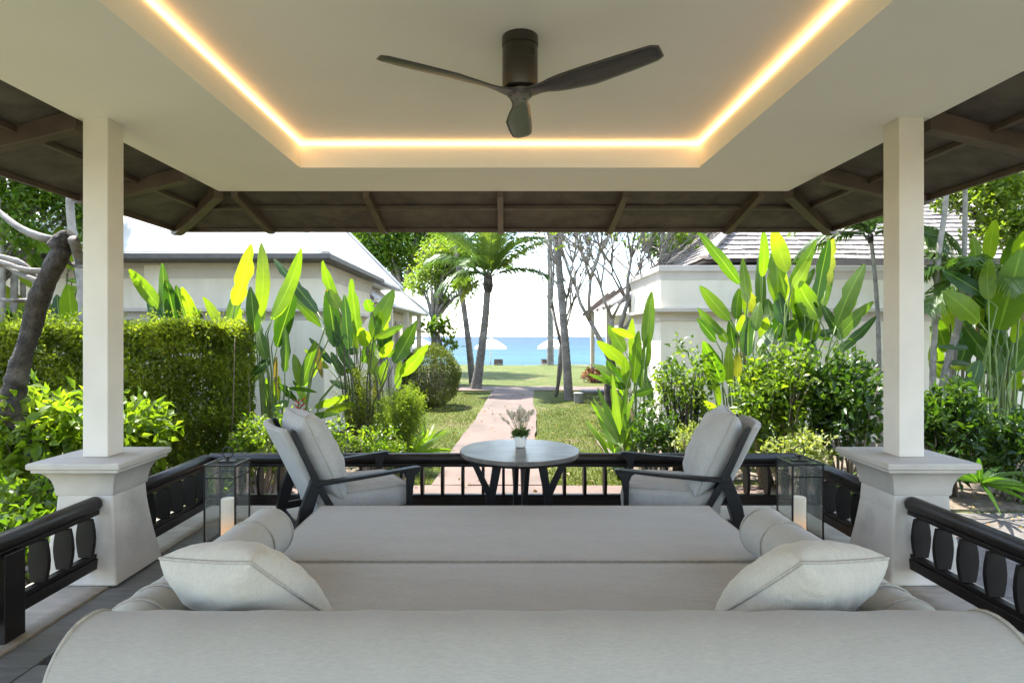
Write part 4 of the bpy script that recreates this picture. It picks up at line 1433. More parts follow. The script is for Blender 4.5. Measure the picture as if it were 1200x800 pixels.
xr = 2.67
R_(MB().bounds(xr, 16, 10.0, 12.3, GZ - .05, 2.42), 'wall', 'wall')
put(cove_band(None, 'parapet_band', [(16, 10.0), (xr, 10.0), (xr, 12.3)], 2.421, 2.62, .05, 'trim', [(0, -1), (-1, -1), (-1, 0)]), br)
R_(MB().bounds(xr - .045, 16, 9.955, 12.3, 2.6205, 2.66), 'parapet_cap', 'trim', bevel=.006)
R_(MB().bounds(xr, 16, 10.0, 12.3, 2.4205, 2.62), 'parapet', 'wall')
put(cove_band(None, 'cornice', [(16, 10.0), (xr, 10.0), (xr, 12.0)], 1.72, 1.93, .16, 'trim', [(0, -1), (-1, -1), (-1, 0)]), br)
sx0, sy0, sz, sp = 3.5, 10.3, 2.80, .85
ro = MB()
rise = 2.85 * sp
ro.add([(sx0, sy0, sz - .03), (16, sy0, sz - .03), (16, 16, sz - .03), (sx0, 16, sz - .03), (sx0 + 2.85, 13.15, sz - .03 + rise), (16, 13.15, sz - .03 + rise)],
       [(0, 1, 5, 4), (2, 3, 4, 5), (3, 0, 4), (1, 2, 5), (3, 2, 1, 0)])
roof_r = put(ro.build('roof', 'gutter', None), br)
R_(MB().bounds(5.3, 16, 10.16, 10.26, 2.70, 2.79), 'gutter', 'gutter', bevel=.01)
R_(MB().bounds(3.6, 16, 12.31, 15.7, GZ - .05, 2.75), 'rear_wall', 'wall')
cs = math.sqrt(1 + sp * sp)
expo = .155                                                  # row height along the slope
rest = MB()
nprt = 0
base_me = {}
def shingle_at(mb, u, w, t, side):
    """u along the eave, w width, t distance up the slope; side 0 faces the terrace, 1 faces the path"""
    up = Vector((0, 1 / cs, sp / cs)) if side == 0 else Vector((1 / cs, 0, sp / cs))
    al = Vector((1, 0, 0)) if side == 0 else Vector((0, 1, 0))
    o_ = Vector((u, sy0, sz)) if side == 0 else Vector((sx0, u, sz))
    n_ = up.cross(al); n_ = n_ if n_.z > 0 else -n_
    p0 = o_ + up * (t + random.uniform(-.012, .012)) + n_ * .034
    p1 = o_ + up * (t + expo * 1.35) + n_ * .004
    l_ = random.uniform(-.006, .006)
    poly = [p0, p0 + al * w + n_ * l_, p1 + al * w, p1]
    mb.prism(poly, n_ * -.016, n_ * 0)
    return mb


for side, u0, u1, nrow in ((0, sx0, 9.5, 9), (1, sy0, 15.9, 9)):
    for r_ in range(16):
        t = r_ * expo
        hz = t / cs
        u = u0 + hz + .02 + random.uniform(0, .1) * 0
        off = (r_ % 2) * .12
        lim = 16 if side == 0 else 16 - hz
        first = True
        while u < lim:
            w = random.uniform(.20, .29)
            if first: w -= off * .6; first = False
            if u + w > lim: break
            visible = (side == 0 and r_ < 7 and u < 8.3) or (side == 1 and r_ < 9 and u < 14)
            if visible and nprt < 296:
                put(shingle_at(MB(), u, w - .012, t, side).build('shingle', 'shingle', None), roof_r)
                s_ = [c_ for c_ in roof_r.children][-1]
                s_.location = (0, 0, 0)
                nprt += 1
            else:
                shingle_at(rest, u, w - .012, t, side)
            u += w
o = rest.build('shingles', 'shingle', roof_r)
o['kind'] = 'stuff'
h = MB().bar((sx0, sy0, sz + .05), (sx0 + 2.85, 13.15, sz + .05 + rise), .16, .05).build('hip_cap', 'shingle', roof_r)
h = MB().bar((sx0, 16, sz + .05), (sx0 + 2.85, 13.15, sz + .05 + rise), .16, .05).build('hip_cap', 'shingle', roof_r)
# wing with deep eaves towards the path
R_(MB().bounds(4.3, 10, 15.9, 24.5, GZ - .05, 2.26), 'wing_wall', 'wall')
for y in (16.4, 18.6, 21.2):
    w_ = R_(MB().bounds(4.25, 4.299, y, y + 1.3, .2, 1.95), 'window', 'trim')
    MB().bounds(4.24, 4.249, y + .08, y + 1.22, .28, 1.87).build('pane', 'window', w_)
R_(MB().add([(2.95, 12.5, 2.42), (3.35, 25, 2.36), (7.5, 25, 5.4), (7.5, 12.5, 5.4), (2.95, 12.5, 2.36), (3.35, 25, 2.30), (7.5, 25, 5.3), (7.5, 12.5, 5.3)],
            [(0, 1, 2, 3), (7, 6, 5, 4), (0, 4, 5, 1), (1, 5, 6, 2), (3, 2, 6, 7), (0, 3, 7, 4)]), 'wing_roof', 'shingle')
for k in range(9):
    y = 12.9 + k * 1.4
    R_(MB().bar((3.0 + .03 * k, y, 2.32), (4.3, y, 3.22), .07, .1), 'wing_rafter', 'rafter')
for y in (13.0, 16.0, 19.5, 23):
    R_(MB().bounds(3.42, 3.56, y, y + .14, GZ - .02, 2.55), 'veranda_post', 'wall')

# ================================================================== hedge and bushes
def hedge(label, x0, x1, y0, y1, z1, n, wave=.12):
    cx, cy = (x0 + x1) / 2, (y0 + y1) / 2
    t = thing('clipped_hedge', label, 'hedge', (cx, cy, GZ))
    hx, hy, hz = (x1 - x0) / 2, (y1 - y0) / 2, z1 - GZ
    # sample the shell of a rounded box, lumpy
    q = rng.uniform(-1, 1, (n, 3))
    face = rng.choice(4, n, p=[.48, .20, .10, .22])
    pos = np.empty((n, 3))
    inn = rng.uniform(0, 1, n) ** 1.6 * .22
    pos[:, 0] = q[:, 0] * hx; pos[:, 1] = q[:, 1] * hy; pos[:, 2] = (q[:, 2] * .5 + .5) * hz
    f = face == 0; pos[f, 1] = -hy + inn[f]
    f = face == 1; pos[f, 2] = hz - inn[f]
    f = face == 2; pos[f, 0] = hx - inn[f]
    f = face == 3
    rr_ = .16
    # round the top edges
    over_y = np.maximum(0, np.abs(pos[:, 1]) - (hy - rr_)); over_z = np.maximum(0, pos[:, 2] - (hz - rr_)); over_x = np.maximum(0, pos[:, 0] - (hx - rr_))
    o_ = np.sqrt(over_y ** 2 + over_z ** 2 + over_x ** 2)
    s_ = np.where(o_ > rr_, rr_ / np.maximum(o_, 1e-6), 1)
    pos[:, 1] = np.sign(pos[:, 1]) * (np.minimum(np.abs(pos[:, 1]), hy - rr_) + over_y * s_)
    pos[:, 2] = np.minimum(pos[:, 2], hz - rr_) + over_z * s_
    pos[:, 0] = np.minimum(pos[:, 0], hx - rr_) + over_x * s_
    lump = np.sin(pos[:, 0] * 5.1 + 1.3 * np.sin(pos[:, 2] * 4)) * np.sin(pos[:, 2] * 6.3 + pos[:, 0] * 2) 
    pos[:, 1] -= lump * wave * .5 * (pos[:, 1] < 0)
    pos[:, 2] += np.sin(pos[:, 0] * 4.7) * np.sin(pos[:, 1] * 6 + pos[:, 0] * 3) * .06 * (pos[:, 2] > hz * .8)
    # thinner towards the bottom
    keep = rng.uniform(0, 1, n) < np.clip(.55 + pos[:, 2] / hz * .8 + lump * .25, .35, 1)
    pos = pos[keep]; lump = lump[keep]; face = face[keep]
    d = rng.normal(0, .7, pos.shape); d[:, 2] += .5; d[face == 0, 1] -= .6
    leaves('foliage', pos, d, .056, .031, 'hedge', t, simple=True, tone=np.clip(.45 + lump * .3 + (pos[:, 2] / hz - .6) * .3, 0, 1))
    ns = 220
    C = np.stack([rng.uniform(-hx, hx, ns), rng.uniform(-hy, hy * .3, ns), np.full(ns, hz) + rng.uniform(-.02, .10, ns)], 1)
    f = rng.uniform(0, 1, ns) < .4
    C[f, 1] = -hy - rng.uniform(0, .06, f.sum()); C[f, 2] = rng.uniform(.2, 1, f.sum()) * hz
    p, d, tn = sprays(C, np.tile(np.array([0, -.3, .6]), (ns, 1)), 9, .07, .5)
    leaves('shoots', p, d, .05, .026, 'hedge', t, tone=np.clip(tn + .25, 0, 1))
    mb = MB()
    for k in range(60):
        x = random.uniform(-hx, hx); y = random.uniform(-hy * .6, hy * .3)
        e = Vector((x + random.uniform(-.3, .3), random.uniform(-hy * .95, hy * .5), hz * random.uniform(.55, .95)))
        b = Vector((x, y, -.02)); m1 = b.lerp(e, .5) + Vector((random.uniform(-.1, .1), random.uniform(-.1, .1), 0))
        mb.tube([b, m1, e], [.012, .008, .003], 5)
    mb.build('stems', 'twig', t, smooth=True)
    return t


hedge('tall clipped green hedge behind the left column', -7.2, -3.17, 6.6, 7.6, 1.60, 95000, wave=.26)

# round topiary bush by the path
bc = P(505, 440, 15.2)
t = thing('round_bush', 'rounded clipped bush on the lawn left of the path', 'bush', (bc.x, 15.2, GZ))
N = 16000
u = nrm(rng.normal(size=(N, 3))); r = rng.uniform(.82, 1.03, (N, 1)) * (1 + .04 * np.sin(u[:, :1] * 9) * np.sin(u[:, 2:] * 8))
pos = u * r * np.array([.74, .85, .80]) + np.array([0, 0, .78])
pos[:, 2] = np.where(pos[:, 2] < .5, .5 + (pos[:, 2] - .5) * .95, pos[:, 2]); pos[:, 2] = np.maximum(pos[:, 2], .02)
leaves('foliage', pos, u + rng.normal(0, .6, (N, 3)), .055, .028, 'bush', t, simple=True)
mb = MB()
for k in range(26):
    e = Vector(u[k] * .75); e.z = abs(e.z) * .9 + .5
    mb.tube([(random.uniform(-.2, .2), random.uniform(-.2, .2), -.02), e * .5 + Vector((0, 0, .1)), e], [.02, .013, .005], 5)
mb.build('stems', 'twig', t, smooth=True)

# ================================================================== heliconia clumps (leaf by leaf)
Z3 = (150, 230, .375)
heliconia('tall heliconia with upright bright leaves before the left bungalow wall, beside the hedge', 322, 8.0, Z3, [
    (335, 340, 385, 150, 62, 'b'), (412, 375, 417, 145, 50, 'b'), (452, 378, 541, 163, 50, 'b'), (592, 362, 456, 196, 46, 'd'),
    (398, 425, 383, 282, 48, 'd'), (466, 470, 521, 290, 56, 'd'), (450, 385, 522, 278, 34, 'b'), (432, 510, 402, 404, 40, 'b'),
    (490, 548, 489, 402, 36, 'b'), (412, 400, 404, 300, 40, 'b'), (440, 510, 380, 565, 34, 'd'), (455, 645, 470, 560, 40, 'b'),
    (415, 465, 372, 470, 22, 'd'), (540, 592, 518, 493, 36, 'b'), (545, 592, 587, 452, 40, 'b'), (550, 594, 617, 484, 30, 'b'),
    (585, 658, 696, 622, 34, 'b'), (565, 692, 657, 680, 24, 'b'), (450, 640, 430, 585, 40, 'b'), (470, 585, 528, 640, 30, 'd'),
    (500, 600, 590, 612, 16, 'd'), (440, 580, 408, 590, 30, 'b'), (350, 440, 380, 400, 20, 'd'), (500, 640, 445, 668, 28, 'd'), (636, 522, 566, 442, 26, 'd')], 'stem_green')
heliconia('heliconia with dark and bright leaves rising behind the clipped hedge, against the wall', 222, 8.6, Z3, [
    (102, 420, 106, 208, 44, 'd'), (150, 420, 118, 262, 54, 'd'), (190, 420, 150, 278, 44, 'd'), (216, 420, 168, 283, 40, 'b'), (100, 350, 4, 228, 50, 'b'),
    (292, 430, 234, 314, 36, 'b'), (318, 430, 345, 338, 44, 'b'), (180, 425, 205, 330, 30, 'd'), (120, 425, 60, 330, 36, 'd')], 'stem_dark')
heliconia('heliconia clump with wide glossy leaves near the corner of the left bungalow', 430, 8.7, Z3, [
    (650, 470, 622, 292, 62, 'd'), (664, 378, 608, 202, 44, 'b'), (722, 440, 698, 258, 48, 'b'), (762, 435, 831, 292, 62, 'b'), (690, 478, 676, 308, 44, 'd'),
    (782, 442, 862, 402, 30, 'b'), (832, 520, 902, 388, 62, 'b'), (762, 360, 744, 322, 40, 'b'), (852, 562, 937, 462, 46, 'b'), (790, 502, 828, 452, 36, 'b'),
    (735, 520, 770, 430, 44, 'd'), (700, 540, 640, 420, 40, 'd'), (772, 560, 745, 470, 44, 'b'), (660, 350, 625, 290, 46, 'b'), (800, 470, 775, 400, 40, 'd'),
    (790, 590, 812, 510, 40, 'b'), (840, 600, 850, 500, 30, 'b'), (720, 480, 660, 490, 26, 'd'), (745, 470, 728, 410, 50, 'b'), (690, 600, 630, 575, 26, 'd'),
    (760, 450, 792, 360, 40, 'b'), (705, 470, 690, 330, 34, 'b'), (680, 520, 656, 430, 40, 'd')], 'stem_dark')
Z5 = (680, 230, .375)
heliconia('tallest heliconia with sunlit upright leaves reaching the eave, before the right bungalow', 885, 7.9, Z5, [
    (497, 272, 368, 110, 44, 'b'), (522, 332, 508, 193, 36, 'b'), (566, 372, 562, 178, 38, 'b'), (570, 250, 572, 105, 34, 'b'), (645, 235, 603, 100, 58, 'b'),
    (618, 338, 603, 166, 68, 'b'), (640, 365, 737, 138, 56, 'b'), (658, 295, 719, 192, 42, 'b'), (738, 335, 778, 130, 48, 'd'), (768, 278, 792, 132, 58, 'y'),
    (748, 382, 678, 262, 72, 'b'), (800, 405, 888, 212, 60, 'b'), (805, 445, 916, 328, 46, 'b'), (466, 386, 374, 280, 48, 'b'), (565, 384, 503, 282, 46, 'y'),
    (488, 384, 497, 288, 38, 'b'), (424, 452, 364, 382, 34, 'd'), (458, 455, 414, 392, 34, 'b'), (442, 582, 384, 452, 52, 'b'), (524, 498, 526, 378, 52, 'd'),
    (464, 586, 464, 458, 36, 'b'), (490, 565, 492, 488, 34, 'y'), (482, 474, 468, 384, 36, 'd'), (598, 440, 645, 368, 62, 'd'), (712, 478, 668, 322, 56, 'b'),
    (784, 448, 688, 398, 34, 'd'), (802, 415, 758, 340, 34, 'd'), (442, 682, 378, 636, 32, 'b'), (572, 446, 582, 378, 40, 'b'), (676, 405, 724, 356, 40, 'd'),
    (640, 400, 622, 300, 50, 'd'), (600, 395, 585, 320, 40, 'b'), (545, 420, 560, 330, 40, 'b'), (700, 420, 735, 330, 46, 'd'), (500, 470, 510, 370, 46, 'b'),
    (640, 460, 660, 400, 40, 'b'), (690, 460, 640, 420, 36, 'd'), (560, 470, 600, 410, 40, 'd'), (745, 430, 790, 420, 30, 'd'), (700, 350, 690, 240, 40, 'd')], 'stem_green')
heliconia('young heliconia with pale green leaves at the near corner of the right bungalow', 742, 8.3, Z5, [
    (206, 472, 223, 298, 46, 'b'), (176, 515, 163, 382, 38, 'b'), (140, 484, 88, 402, 46, 'b'), (150, 532, 52, 452, 46, 'b'), (168, 440, 98, 413, 28, 'b'),
    (168, 582, 182, 420, 42, 'b'), (130, 540, 100, 455, 40, 'b'), (200, 540, 212, 430, 34, 'b'), (150, 600, 140, 500, 36, 'b'), (110, 560, 38, 525, 26, 's'),
    (190, 600, 200, 500, 36, 'd'), (222, 640, 205, 560, 30, 'd'), (172, 620, 232, 600, 30, 'd')], 'stem_green')
heliconia('ginger plant with a fan of narrow bright leaves beside the path on the right', 727, 7.6, Z5, [
    (125, 775, 55, 598, 24, 's'), (125, 770, 75, 640, 26, 's'), (128, 770, 100, 555, 24, 's'), (130, 770, 146, 600, 26, 's'), (132, 772, 168, 615, 24, 's'),
    (122, 775, 55, 690, 24, 's'), (120, 770, 40, 628, 22, 's'), (128, 775, 116, 620, 26, 's'), (130, 775, 190, 680, 20, 's'), (125, 775, 84, 690, 26, 's'),
    (128, 772, 132, 660, 26, 's'), (120, 778, 60, 735, 18, 's'), (126, 774, 95, 600, 22, 's'), (126, 774, 70, 662, 22, 's')], 'stem_green', name='ginger_plant', group='strap-leaved plants by the path')
Z6 = (900, 180, .375)
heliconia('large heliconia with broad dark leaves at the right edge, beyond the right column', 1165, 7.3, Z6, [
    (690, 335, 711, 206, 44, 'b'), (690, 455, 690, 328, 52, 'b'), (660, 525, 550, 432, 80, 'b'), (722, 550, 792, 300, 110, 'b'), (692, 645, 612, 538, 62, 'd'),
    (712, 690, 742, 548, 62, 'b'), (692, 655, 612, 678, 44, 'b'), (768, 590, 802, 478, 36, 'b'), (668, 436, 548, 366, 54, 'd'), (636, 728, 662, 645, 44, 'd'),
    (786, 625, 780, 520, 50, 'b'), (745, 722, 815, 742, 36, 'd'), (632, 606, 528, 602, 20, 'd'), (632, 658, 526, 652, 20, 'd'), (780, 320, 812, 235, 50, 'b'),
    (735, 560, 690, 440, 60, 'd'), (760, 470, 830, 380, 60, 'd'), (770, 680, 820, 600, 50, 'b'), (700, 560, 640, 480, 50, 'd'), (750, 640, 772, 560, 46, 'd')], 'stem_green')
heliconia('dense heliconia against the bungalow wall between the slim palms and the right edge', 1135, 8.4, Z6, [
    (560, 480, 520, 330, 50, 'd'), (600, 470, 640, 320, 56, 'b'), (620, 560, 580, 430, 54, 'd'), (560, 620, 520, 500, 50, 'b'), (600, 660, 640, 540, 54, 'd'),
    (740, 420, 770, 260, 60, 'b'), (660, 380, 640, 260, 50, 'b'), (780, 460, 760, 330, 56, 'd'), (820, 420, 850, 280, 60, 'b'), (540, 700, 510, 600, 40, 'b'),
    (580, 560, 545, 470, 44, 'b'), (700, 520, 740, 400, 54, 'd'), (640, 600, 690, 500, 50, 'b'), (800, 540, 830, 420, 56, 'd')], 'stem_dark')
Z1 = (0, 180, .375)
heliconia('banana-like plant with broad leaves above the hedge at the far left', 45, 8.8, Z1, [
    (150, 310, 73, 200, 58, 'b'), (205, 300, 186, 226, 62, 'b'), (95, 540, -10, 402, 72, 'b'), (225, 540, 212, 408, 62, 'b'), (262, 540, 280, 425, 50, 'd'),
    (125, 425, 38, 348, 30, 'b'), (268, 398, 203, 396, 22, 'b'), (258, 428, 212, 414, 20, 'b'), (188, 540, 178, 440, 50, 'd'), (20, 540, -15, 470, 60, 'd'),
    (60, 540, 90, 470, 40, 'd'), (235, 345, 268, 322, 40, 'b'), (130, 560, 160, 470, 50, 'b')], 'stem_dark', name='banana_plant')

# red flower bracts on the left heliconia
b0 = P(352, 473, 7.9)
t = thing('heliconia_flower', 'small red heliconia flower spike among the leaves left of the armchair back', 'flower', (b0.x, b0.y, b0.z - .25))
mb = MB().tube([(0, 0, -.2), (0, 0, .1), (.01, 0, .26)], [.007, .006, .005], 6)
mb.build('stalk', 'stem_green', t, smooth=True)
for k in range(5):
    a = -1 if k % 2 else 1
    z = .14 + .035 * k
    MB().tube([(0, 0, z), (a * .04, 0, z + .03), (a * .1, 0, z + .075)], [.008, .012, .001], 6).build('bract', 'heli_flower', t, smooth=True)

# strap leaves of the spider plant by the path, left
def strap_plant(label, base, n, L, w, mat='strap', name='strap_leaf_plant', group='strap-leaved plants by the path', el=(.5, 1.3)):
    base = Vector(base)
    t = thing(name, label, 'plant', base, group=group)
    for k in range(n):
        a = 2 * math.pi * (k + random.uniform(-.3, .3)) / n
        e = random.uniform(*el)
        l_ = L * random.uniform(.7, 1.15)
        tip = base + Vector((math.cos(a) * math.cos(e), math.sin(a) * math.cos(e), math.sin(e))) * l_
        leaf_mesh_object('leaf', base + Vector((math.cos(a) * .03, math.sin(a) * .03, 0)), tip, w * random.uniform(.8, 1.2), mat, t, bend=.0, roll=random.uniform(-.6, .6), fold=.25, droop=random.uniform(.15, .45), shape=.6)
    return t


p_ = P(478, 500, 8.4); strap_plant('spider plant with arching bright strap leaves at the left edge of the lawn', (p_.x, 8.4, GZ + .05), 26, .85, .05)
p_ = P(497, 500, 9.2); strap_plant('small strap leaved plant beside the lawn, behind the feathery fern', (p_.x, 9.2, GZ + .05), 16, .7, .045)

# feathery fine foliage
b0 = P(468, 500, 8.0)
shrub('feathery_fern', 'feathery yellow green asparagus fern behind the left armchair', 'fern', (b0.x, 8.0, GZ), [((b0.x, 8.0, .25), (.34, .34, .48), 260), ((b0.x + .15, 8.0, .55), (.2, .2, .25), 90)], 40, .10, .05, .006, 'fine', 30, 'stem_green', shell=.1, sr=.006, up=.8, simple=True)
b0 = P(425, 505, 8.6)
shrub('feathery_fern', 'feathery green fern under the heliconia clump by the left bungalow corner', 'fern', (b0.x, 8.6, GZ), [((b0.x, 8.6, .45), (.4, .35, .55), 160)], 40, .11, .05, .007, 'hedge', 30, 'twig', shell=.1, sr=.012, up=.8, simple=True)

# broadleaf shrubs
def sh(label, px, py_top, py_bot, pw, depth, n, per, ll, lw, mat, name='leafy_shrub', stems=14, shell=.3, sm='twig', spread=.09, group='leafy shrubs in the beds', sr=.014, dr=.45):
    b0 = P(px, 394, depth)
    zt = P(px, py_top, depth).z; zb = max(GZ + .02, P(px, py_bot, depth).z)
    r = pw / 2 / F * depth
    hz = (zt - zb) / 2
    lumps = [((b0.x, depth, (zt + zb) / 2), (r * .85, dr, hz * .9), n // 2)]
    for k in range(5):
        a = random.uniform(0, 6.28)
        lumps.append(((b0.x + math.cos(a) * r * .55, depth + math.sin(a) * dr * .5, (zt + zb) / 2 + random.uniform(-.4, .5) * hz), (r * .45, dr * .5, hz * .5), n // 10))
    return shrub(name, label, 'shrub', (b0.x, depth, GZ), lumps, per, spread, ll, lw, mat, stems, sm, group, shell, sr)


sh('bright broad leaved shrub in the right bed, left of the right lantern', 905, 402, 545, 108, 6.9, 300, 8, .10, .05, 'broad', stems=20)
sh('darker broad leaved shrub close to the right column', 995, 405, 545, 100, 6.6, 330, 8, .10, .05, 'broad_dark', stems=16)
sh('sparse shrub with bare dark stems at the right bungalow corner', 800, 385, 520, 78, 7.7, 150, 8, .085, .042, 'broad', stems=30, sr=.02, sm='bark_dark', shell=.2)
sh('low pale variegated shrub behind the right armchair', 815, 492, 540, 56, 6.6, 110, 8, .05, .025, 'variegated', spread=.06, dr=.25)
sh('low yellow green shrub between the right armchair and lantern', 930, 500, 560, 90, 6.2, 130, 8, .06, .03, 'variegated', spread=.06, dr=.25)
sh('deep green shrub under the corner heliconia on the right', 765, 470, 540, 60, 7.4, 120, 8, .09, .04, 'broad_dark')
sh('dark glossy shrub at the foot of the large heliconia beyond the right column', 1110, 440, 575, 90, 6.6, 260, 8, .12, .05, 'broad_dark', stems=14)
sh('dark shrub at the right edge of the frame beside the gravel walk', 1190, 480, 590, 90, 6.4, 200, 8, .10, .045, 'broad_dark', stems=14)
sh('bright shrub with big light leaves below the hedge at the far left', 50, 450, 615, 190, 5.0, 420, 7, .13, .06, 'broad_bright', spread=.1, stems=16, dr=.5)
sh('light leaved shrub showing just right of the left column', 160, 455, 560, 70, 5.4, 120, 7, .12, .055, 'broad_bright', spread=.1, dr=.3)
sh('low dark green shrub behind the left lantern', 310, 475, 560, 80, 6.3, 170, 8, .06, .03, 'broad', spread=.07, dr=.3)
sh('thin leafy seedlings behind the left armchair', 385, 490, 545, 110, 7.2, 110, 7, .07, .035, 'broad', spread=.09, dr=.3)
sh('small mixed shrub at the lawn edge behind the left armchair', 440, 498, 545, 80, 7.3, 130, 8, .06, .028, 'broad', spread=.08, dr=.3)
sh('shrubby tuft filling the bed below the left railing', 60, 560, 660, 200, 4.2, 240, 7, .10, .045, 'broad', spread=.09, dr=.5)
sh('low bright creeper under the far left railing', 225, 555, 625, 100, 5.2, 160, 7, .06, .03, 'broad_bright', spread=.07, dr=.25)
sh('low creeper beside the right railing near the gravel walk', 1010, 560, 620, 90, 5.4, 120, 7, .055, .028, 'broad', spread=.07, dr=.2)
p_ = P(1148, 520, 5.9); strap_plant('dwarf palm with pointed arching leaves beyond the right column', (p_.x, 5.9, GZ + .35), 22, .55, .05, 'heli_dark', name='dwarf_palm', el=(-.1, .9))
b0 = P(696, 445, 23)
shrub('flower_bush', 'low bush with red flowers on the far lawn, right of the path', 'bush', (b0.x, 23, GZ), [((b0.x, 23, GZ + .3), (.55, .4, .3), 120)], 10, .08, .08, .05, 'red_flower', 6)

# ================================================================== trees
def trunk_tube(root, pts, rad, mat, n=12, name='trunk', rough=.0, steps=6):
    sp_ = smooth_path(pts, steps)
    rr_ = interp(rad, len(sp_))
    if rough:
        rr_ = [q * (1 + random.uniform(-rough, rough)) for q in rr_]
    return MB().tube([p_ - Vector(root.location) for p_ in sp_], rr_, n).build(name, mat, root, smooth=True)


# near frangipani at the left, cut limbs
D0 = 4.75
fr = thing('frangipani_tree', 'gnarled dark frangipani trunk with cut limbs beside the left railing', 'tree', (P(62, 394, D0).x, D0, GZ))
trunk_tube(fr, [(P(70, 640, D0).x, D0, GZ - .05), P(58, 575, D0), P(46, 530, D0), P(30, 500, D0), P(14, 482, D0), P(16, 462, D0), P(24, 425, D0), P(37, 385, D0 + .05), P(45, 352, D0), P(60, 318, D0 - .04), P(73, 292, D0)],
           [.115, .098, .085, .08, .098, .085, .072, .07, .078, .07, .068], 'bark_dark', 16, rough=.09, steps=6)
trunk_tube(fr, [P(20, 488, D0), P(2, 478, D0 - .1), P(-25, 470, D0 - .15), P(-60, 430, D0 - .2)], [.095, .085, .075, .06], 'bark_dark', 12, 'limb', .06)
trunk_tube(fr, [P(68, 292, D0), P(76, 281, D0), P(84, 277, D0)], [.088, .075, .06], 'bark_dark', 12, 'limb', .05)
for pts, r0 in (([(73, 284), (45, 277), (20, 265), (-5, 245), (-40, 215)], .036), ([(52, 345), (30, 313), (10, 303), (-30, 296)], .03),
                ([(60, 318), (30, 316), (5, 308), (-25, 300)], .024), ([(45, 353), (30, 352), (8, 352), (-20, 345)], .02),
                ([(48, 330), (25, 322), (6, 312), (-20, 308)], .022), ([(86, 280), (92, 300), (94, 312)], .04),
                ([(70, 300), (85, 310), (100, 312), (118, 305)], .02)):
    trunk_tube(fr, [P(x, y, D0 + random.uniform(-.1, .1)) for x, y in pts], [r0, r0 * .9, r0 * .75, r0 * .6, r0 * .5][:len(pts)], 'bark_grey', 8, 'branch', .05)
# pale curved trunk behind it
D1 = 8.2
cu = thing('curved_tree', 'slender pale grey curved trunk behind the frangipani at the far left', 'tree', (P(92, 394, D1).x, D1, GZ))
trunk_tube(cu, [(P(98, 394, D1).x, D1, GZ), P(98, 380, D1), P(93, 315, D1), P(84, 265, D1), P(82, 220, D1), P(86, 150, D1), P(98, 60, D1)], [.065, .06, .055, .055, .05, .045, .04], 'bark_pale', 10, rough=.03)
C, D = clusters([((P(95, 60, D1).x, D1, 5.6), (1.3, 1.3, .9), 160)], 10)
C -= np.array(cu.location)
p, d, tn = sprays(C, D, 10, .14)
leaves('foliage', p, d, .14, .07, 'tree_leaf', cu, tone=tn)


def leafy_tree(label, base, height, lumps, nleaf, ll, lw, mat, r0=.16, bark='bark_grey', lean=(0, 0), name='leafy_tree', group='leafy trees in the background', spread=.2, per=12, shell=.35, fork=.45):
    """trunk, limbs to every lump of the crown, leaves on twigs through the lumps"""
    base = Vector(base)
    t = thing(name, label, 'tree', base, group=group)
    fk = Vector((lean[0], lean[1], height * fork))
    trunk_tube(t, [base + Vector((0, 0, -.1)), base + fk * .5 + Vector((random.uniform(-.05, .05), 0, 0)), base + fk], [r0, r0 * .8, r0 * .66], bark, 10, rough=.04)
    mb = MB()
    for c_, r_, n_ in lumps:
        c_ = Vector(c_) - base
        for k in range(3):
            e = c_ + Vector((random.uniform(-.6, .6) * r_[0], random.uniform(-.6, .6) * r_[1], random.uniform(-.2, .6) * r_[2]))
            m_ = fk.lerp(e, .45) + Vector((random.uniform(-.2, .2), random.uniform(-.2, .2), random.uniform(-.1, .3))) * (height * .05)
            pts = smooth_path([fk - Vector((0, 0, .2)), m_, e], 4)
            mb.tube(pts, interp([r0 * .5, r0 * .28, r0 * .08], len(pts)), 6)
            for q in range(3):
                e2 = e + Vector((random.uniform(-.7, .7) * r_[0], random.uniform(-.7, .7) * r_[1], random.uniform(-.4, .7) * r_[2]))
                mb.tube([m_.lerp(e, .5), m_.lerp(e2, .7), e2], [r0 * .16, r0 * .1, r0 * .03], 5)
    mb.build('limbs', bark, t, smooth=True)
    C, D = clusters(lumps, per, shell)
    C -= np.array(base)
    p, d, tn = sprays(C, D, per, spread)
    leaves('foliage', p, d, ll, lw, mat, t, tone=tn)
    return t


def lump(px, py, Y, rx, rz, n, ry=None):
    c_ = P(px, py, Y)
    k = Y / F
    return ((c_.x, c_.y, c_.z), (rx * k, (ry if ry else rx) * k, rz * k), n)


B = P(470, 394, 30); B.z = GZ
leafy_tree('large dark leafy tree behind the pale roof of the left bungalow', B, 9.5, [lump(430, 290, 29, 38, 30, 260), lump(475, 285, 30, 40, 34, 260), lump(515, 290, 31, 34, 30, 200), lump(450, 240, 30, 60, 40, 300), lump(520, 235, 30, 50, 40, 250), lump(408, 300, 28, 22, 22, 110)], 0, .26, .12, 'tree_leaf', .28, spread=.42, per=14)
B = P(508, 394, 23); B.z = GZ
leafy_tree('light yellow green tree with a grey forked trunk left of the palm', B, 6.0, [lump(505, 320, 23, 20, 16, 90), lump(530, 315, 23, 22, 20, 110), lump(515, 295, 23, 26, 16, 110), lump(490, 335, 23.5, 14, 12, 50), lump(545, 335, 22.6, 12, 14, 50), lump(540, 290, 23, 20, 18, 90), lump(520, 350, 23, 16, 8, 24)], 0, .17, .085, 'tree_bright', .17, spread=.26, per=11, shell=.2, fork=.42)
B = P(517, 394, 21.5); B.z = GZ
leafy_tree('small dark leaved tree beside the round bush', B, 2.6, [lump(518, 380, 21.5, 12, 10, 26), lump(505, 385, 21.5, 8, 8, 14), lump(527, 402, 21.5, 7, 6, 10)], 0, .22, .1, 'tree_leaf', .07, spread=.2, per=8, fork=.55)
